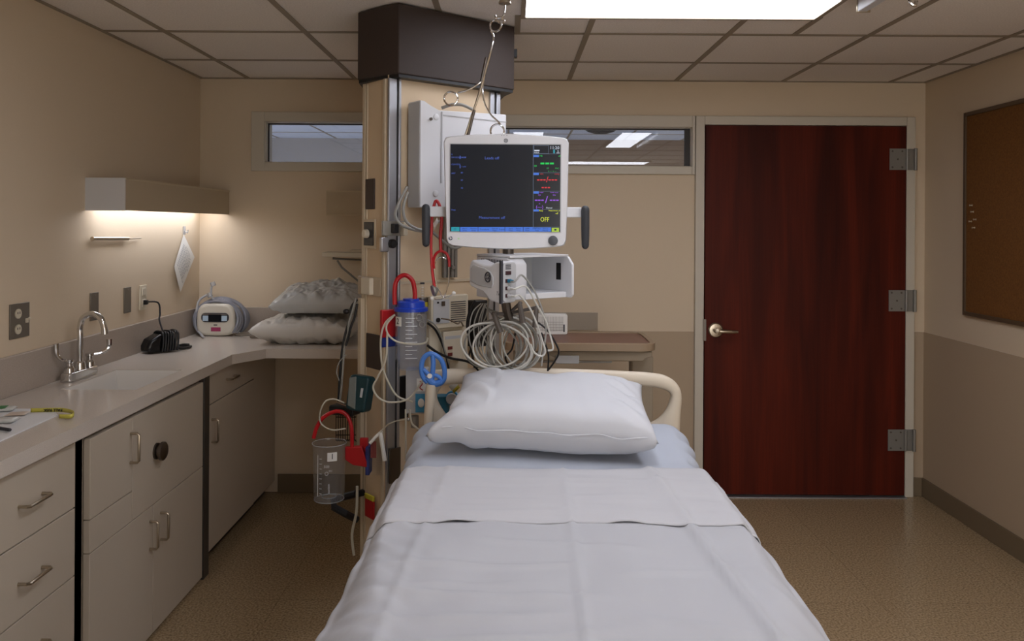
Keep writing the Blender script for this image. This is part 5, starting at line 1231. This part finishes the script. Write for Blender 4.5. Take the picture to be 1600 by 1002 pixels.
NS = 132
def sheet(u, v):
    y = .62+1.72*v; s = 2*u-1; x, z = flat_sheet(s, y, 0)
    z += 1.5*creases(x, y)
    if abs(s) > .75:
        t = (abs(s)-.75)/.25; sgn = 1 if s > 0 else -1
        x += sgn*(.012*sin(y*34+2*sgn)+.012*noise.noise(Vector((y*11, sgn*5, z*4))))*(t*.8+.15)
        if s < 0: x += sgn*.01*sm(1.75, 1.35, y)*t if False else 0
    f = max(0, (.72-y)/.1); z -= .12*f*f
    return Vector((BX+x+.008*(y-1.6), y, z))
ts = thing('top_sheet', 'white cotton top sheet spread over the bed with its upper edge turned down', 'bed sheet', (BX, 1.5, .8))
m = MB(); m.grid(sheet, NS, 170); m.build('sheet_body', sheetm, ts, ang=3, solid=.002, soff=-1)
def hem(u): return 1.93+.012*noise.noise(Vector((u*9, 3, 0)))+.008*sin(u*23)
def fold(u, v):
    s = 2*u-1; ys = hem(u); y = ys+(2.385-ys)*v
    x, z = flat_sheet(s, y, .0025+.0055*min(1, v*7))
    z += creases(x, y)*.9+.002*noise.noise(Vector((x*4, y*60, 1)))+.0018*noise.noise(Vector((x*6, y*30, 1)))+.002*math.exp(-((y-2.0-.02*x)/.008)**2)*(1-sm(-.1, .3, x))
    lift = math.exp(-v*14)*(.0005+.010*max(0, noise.noise(Vector((u*14, 8, 0))))); z += lift
    head = max(0, (v-.9)/.1); z -= .013*head**2
    if abs(s) > .75:
        t = (abs(s)-.75)/.25; sgn = 1 if s > 0 else -1; x += sgn*(.006*sin(y*34+2*sgn))*t
    return Vector((BX+x+.008*(y-1.6), y, z))
m = MB(); m.grid(fold, NS, 40); m.build('turned_down_edge', mat('sheet_reverse', '#bcbcbf', .85, bump=.12, bscale=900), ts, ang=3, solid=.003, soff=-1)
# pillow
PMt = Matrix.Translation((P(858, 640, 2.62).x, 2.61, .937)) @ Matrix.Rotation(-.09, 4, 'Z') @ Matrix.Rotation(radians(14), 4, 'X') @ Matrix.Rotation(.03, 4, 'Y')
def pil(m):
    w, d, th = .665, .40, .165
    def fn(sgn):
        def f(a, b):
            u, v = 2*a-1, 2*b-1
            p = 3.2; h = (max(0, (1-abs(u)**p)*(1-abs(v)**(6 if v < 0 else 3))))**(.36 if v < 0 else .5)
            x = w/2*u*(1-.05*(1-v*v)-.07*(v+1)/2); y = d/2*v*(1-.05*(1-u*u))
            e = max(abs(u), abs(v)); rad = math.atan2(v, u)
            k = .010*noise.noise(Vector((x*6+1, y*6, sgn)))+.004*noise.noise(Vector((x*20, y*12, sgn)))
            k += .005*sin((u*3+v*2)*7)*sm(.45, .8, abs(u))*(1-e**8)+.004*sin(rad*16)*max(0, e-.5)*(1-e**6)
            k -= sgn*.012*math.exp(-((u+.02)/.25)**2)*sm(.2, .9, v)
            if u < -.55: k += .008*sin(v*6+u*14)*(1-e**6)
            zz = sgn*th/2*h+k*(1-e**10)
            # the front edge stands up like a boxed side
            if v < -.6: zz += -.012*sm(-.6, -1, v) if False else 0
            if u < -.8 and v < -.5: zz -= .02*sm(.8, 1, -u); x -= .035*sm(.8, 1, -u)*sm(.5, 1, -v)
            q = PMt @ Vector((x, y, zz)); q.z = max(q.z, ztop(min(q.y, 2.76))+.006+.003*noise.noise(Vector((q.x*9, q.y*9, 0))))
            return q
        return f
    m.grid(fn(1), 70, 52); m.grid(fn(-1), 70, 52); return m
pt_ = thing('bed_pillow', 'plump white pillow leaning on the headboard at the head of the bed', 'pillow', (BX+.03, 2.6, .84))
pil(MB()).build('pillowcase', pillm, pt_, weld=1e-4, ang=3)
m = MB(); m.tube([PMt @ Vector((-.315+.635*i/12, -.196+.006*sin(i*1.7), .012+.004*sin(i*2.3))) for i in range(13)], .0022, 6); m.build('seam', pillm, pt_)

# ================================================================== WORLD, CAMERA, COLOUR
w = bpy.data.worlds.new('world'); SC.world = w; w.use_nodes = True
w.node_tree.nodes['Background'].inputs['Color'].default_value = (1, .97, .93, 1); w.node_tree.nodes['Background'].inputs['Strength'].default_value = 3.6
cam = bpy.data.cameras.new('camera'); co = bpy.data.objects.new('camera', cam); COL.objects.link(co)
cam.sensor_fit = 'HORIZONTAL'; cam.sensor_width = 36; cam.lens = 36*F/1600; cam.shift_y = -(501-HY)/1600; cam.clip_start = .05
co.matrix_world = Matrix.Translation(CAM) @ Matrix.Rotation(pi/2, 4, 'X') @ Matrix.Rotation(ROLL, 4, 'Z')
SC.camera = co
SC.view_settings.view_transform = 'Standard'; SC.view_settings.look = 'None'; SC.view_settings.gamma = 1; SC.view_settings.exposure = .02
SC.view_settings.use_curve_mapping = False
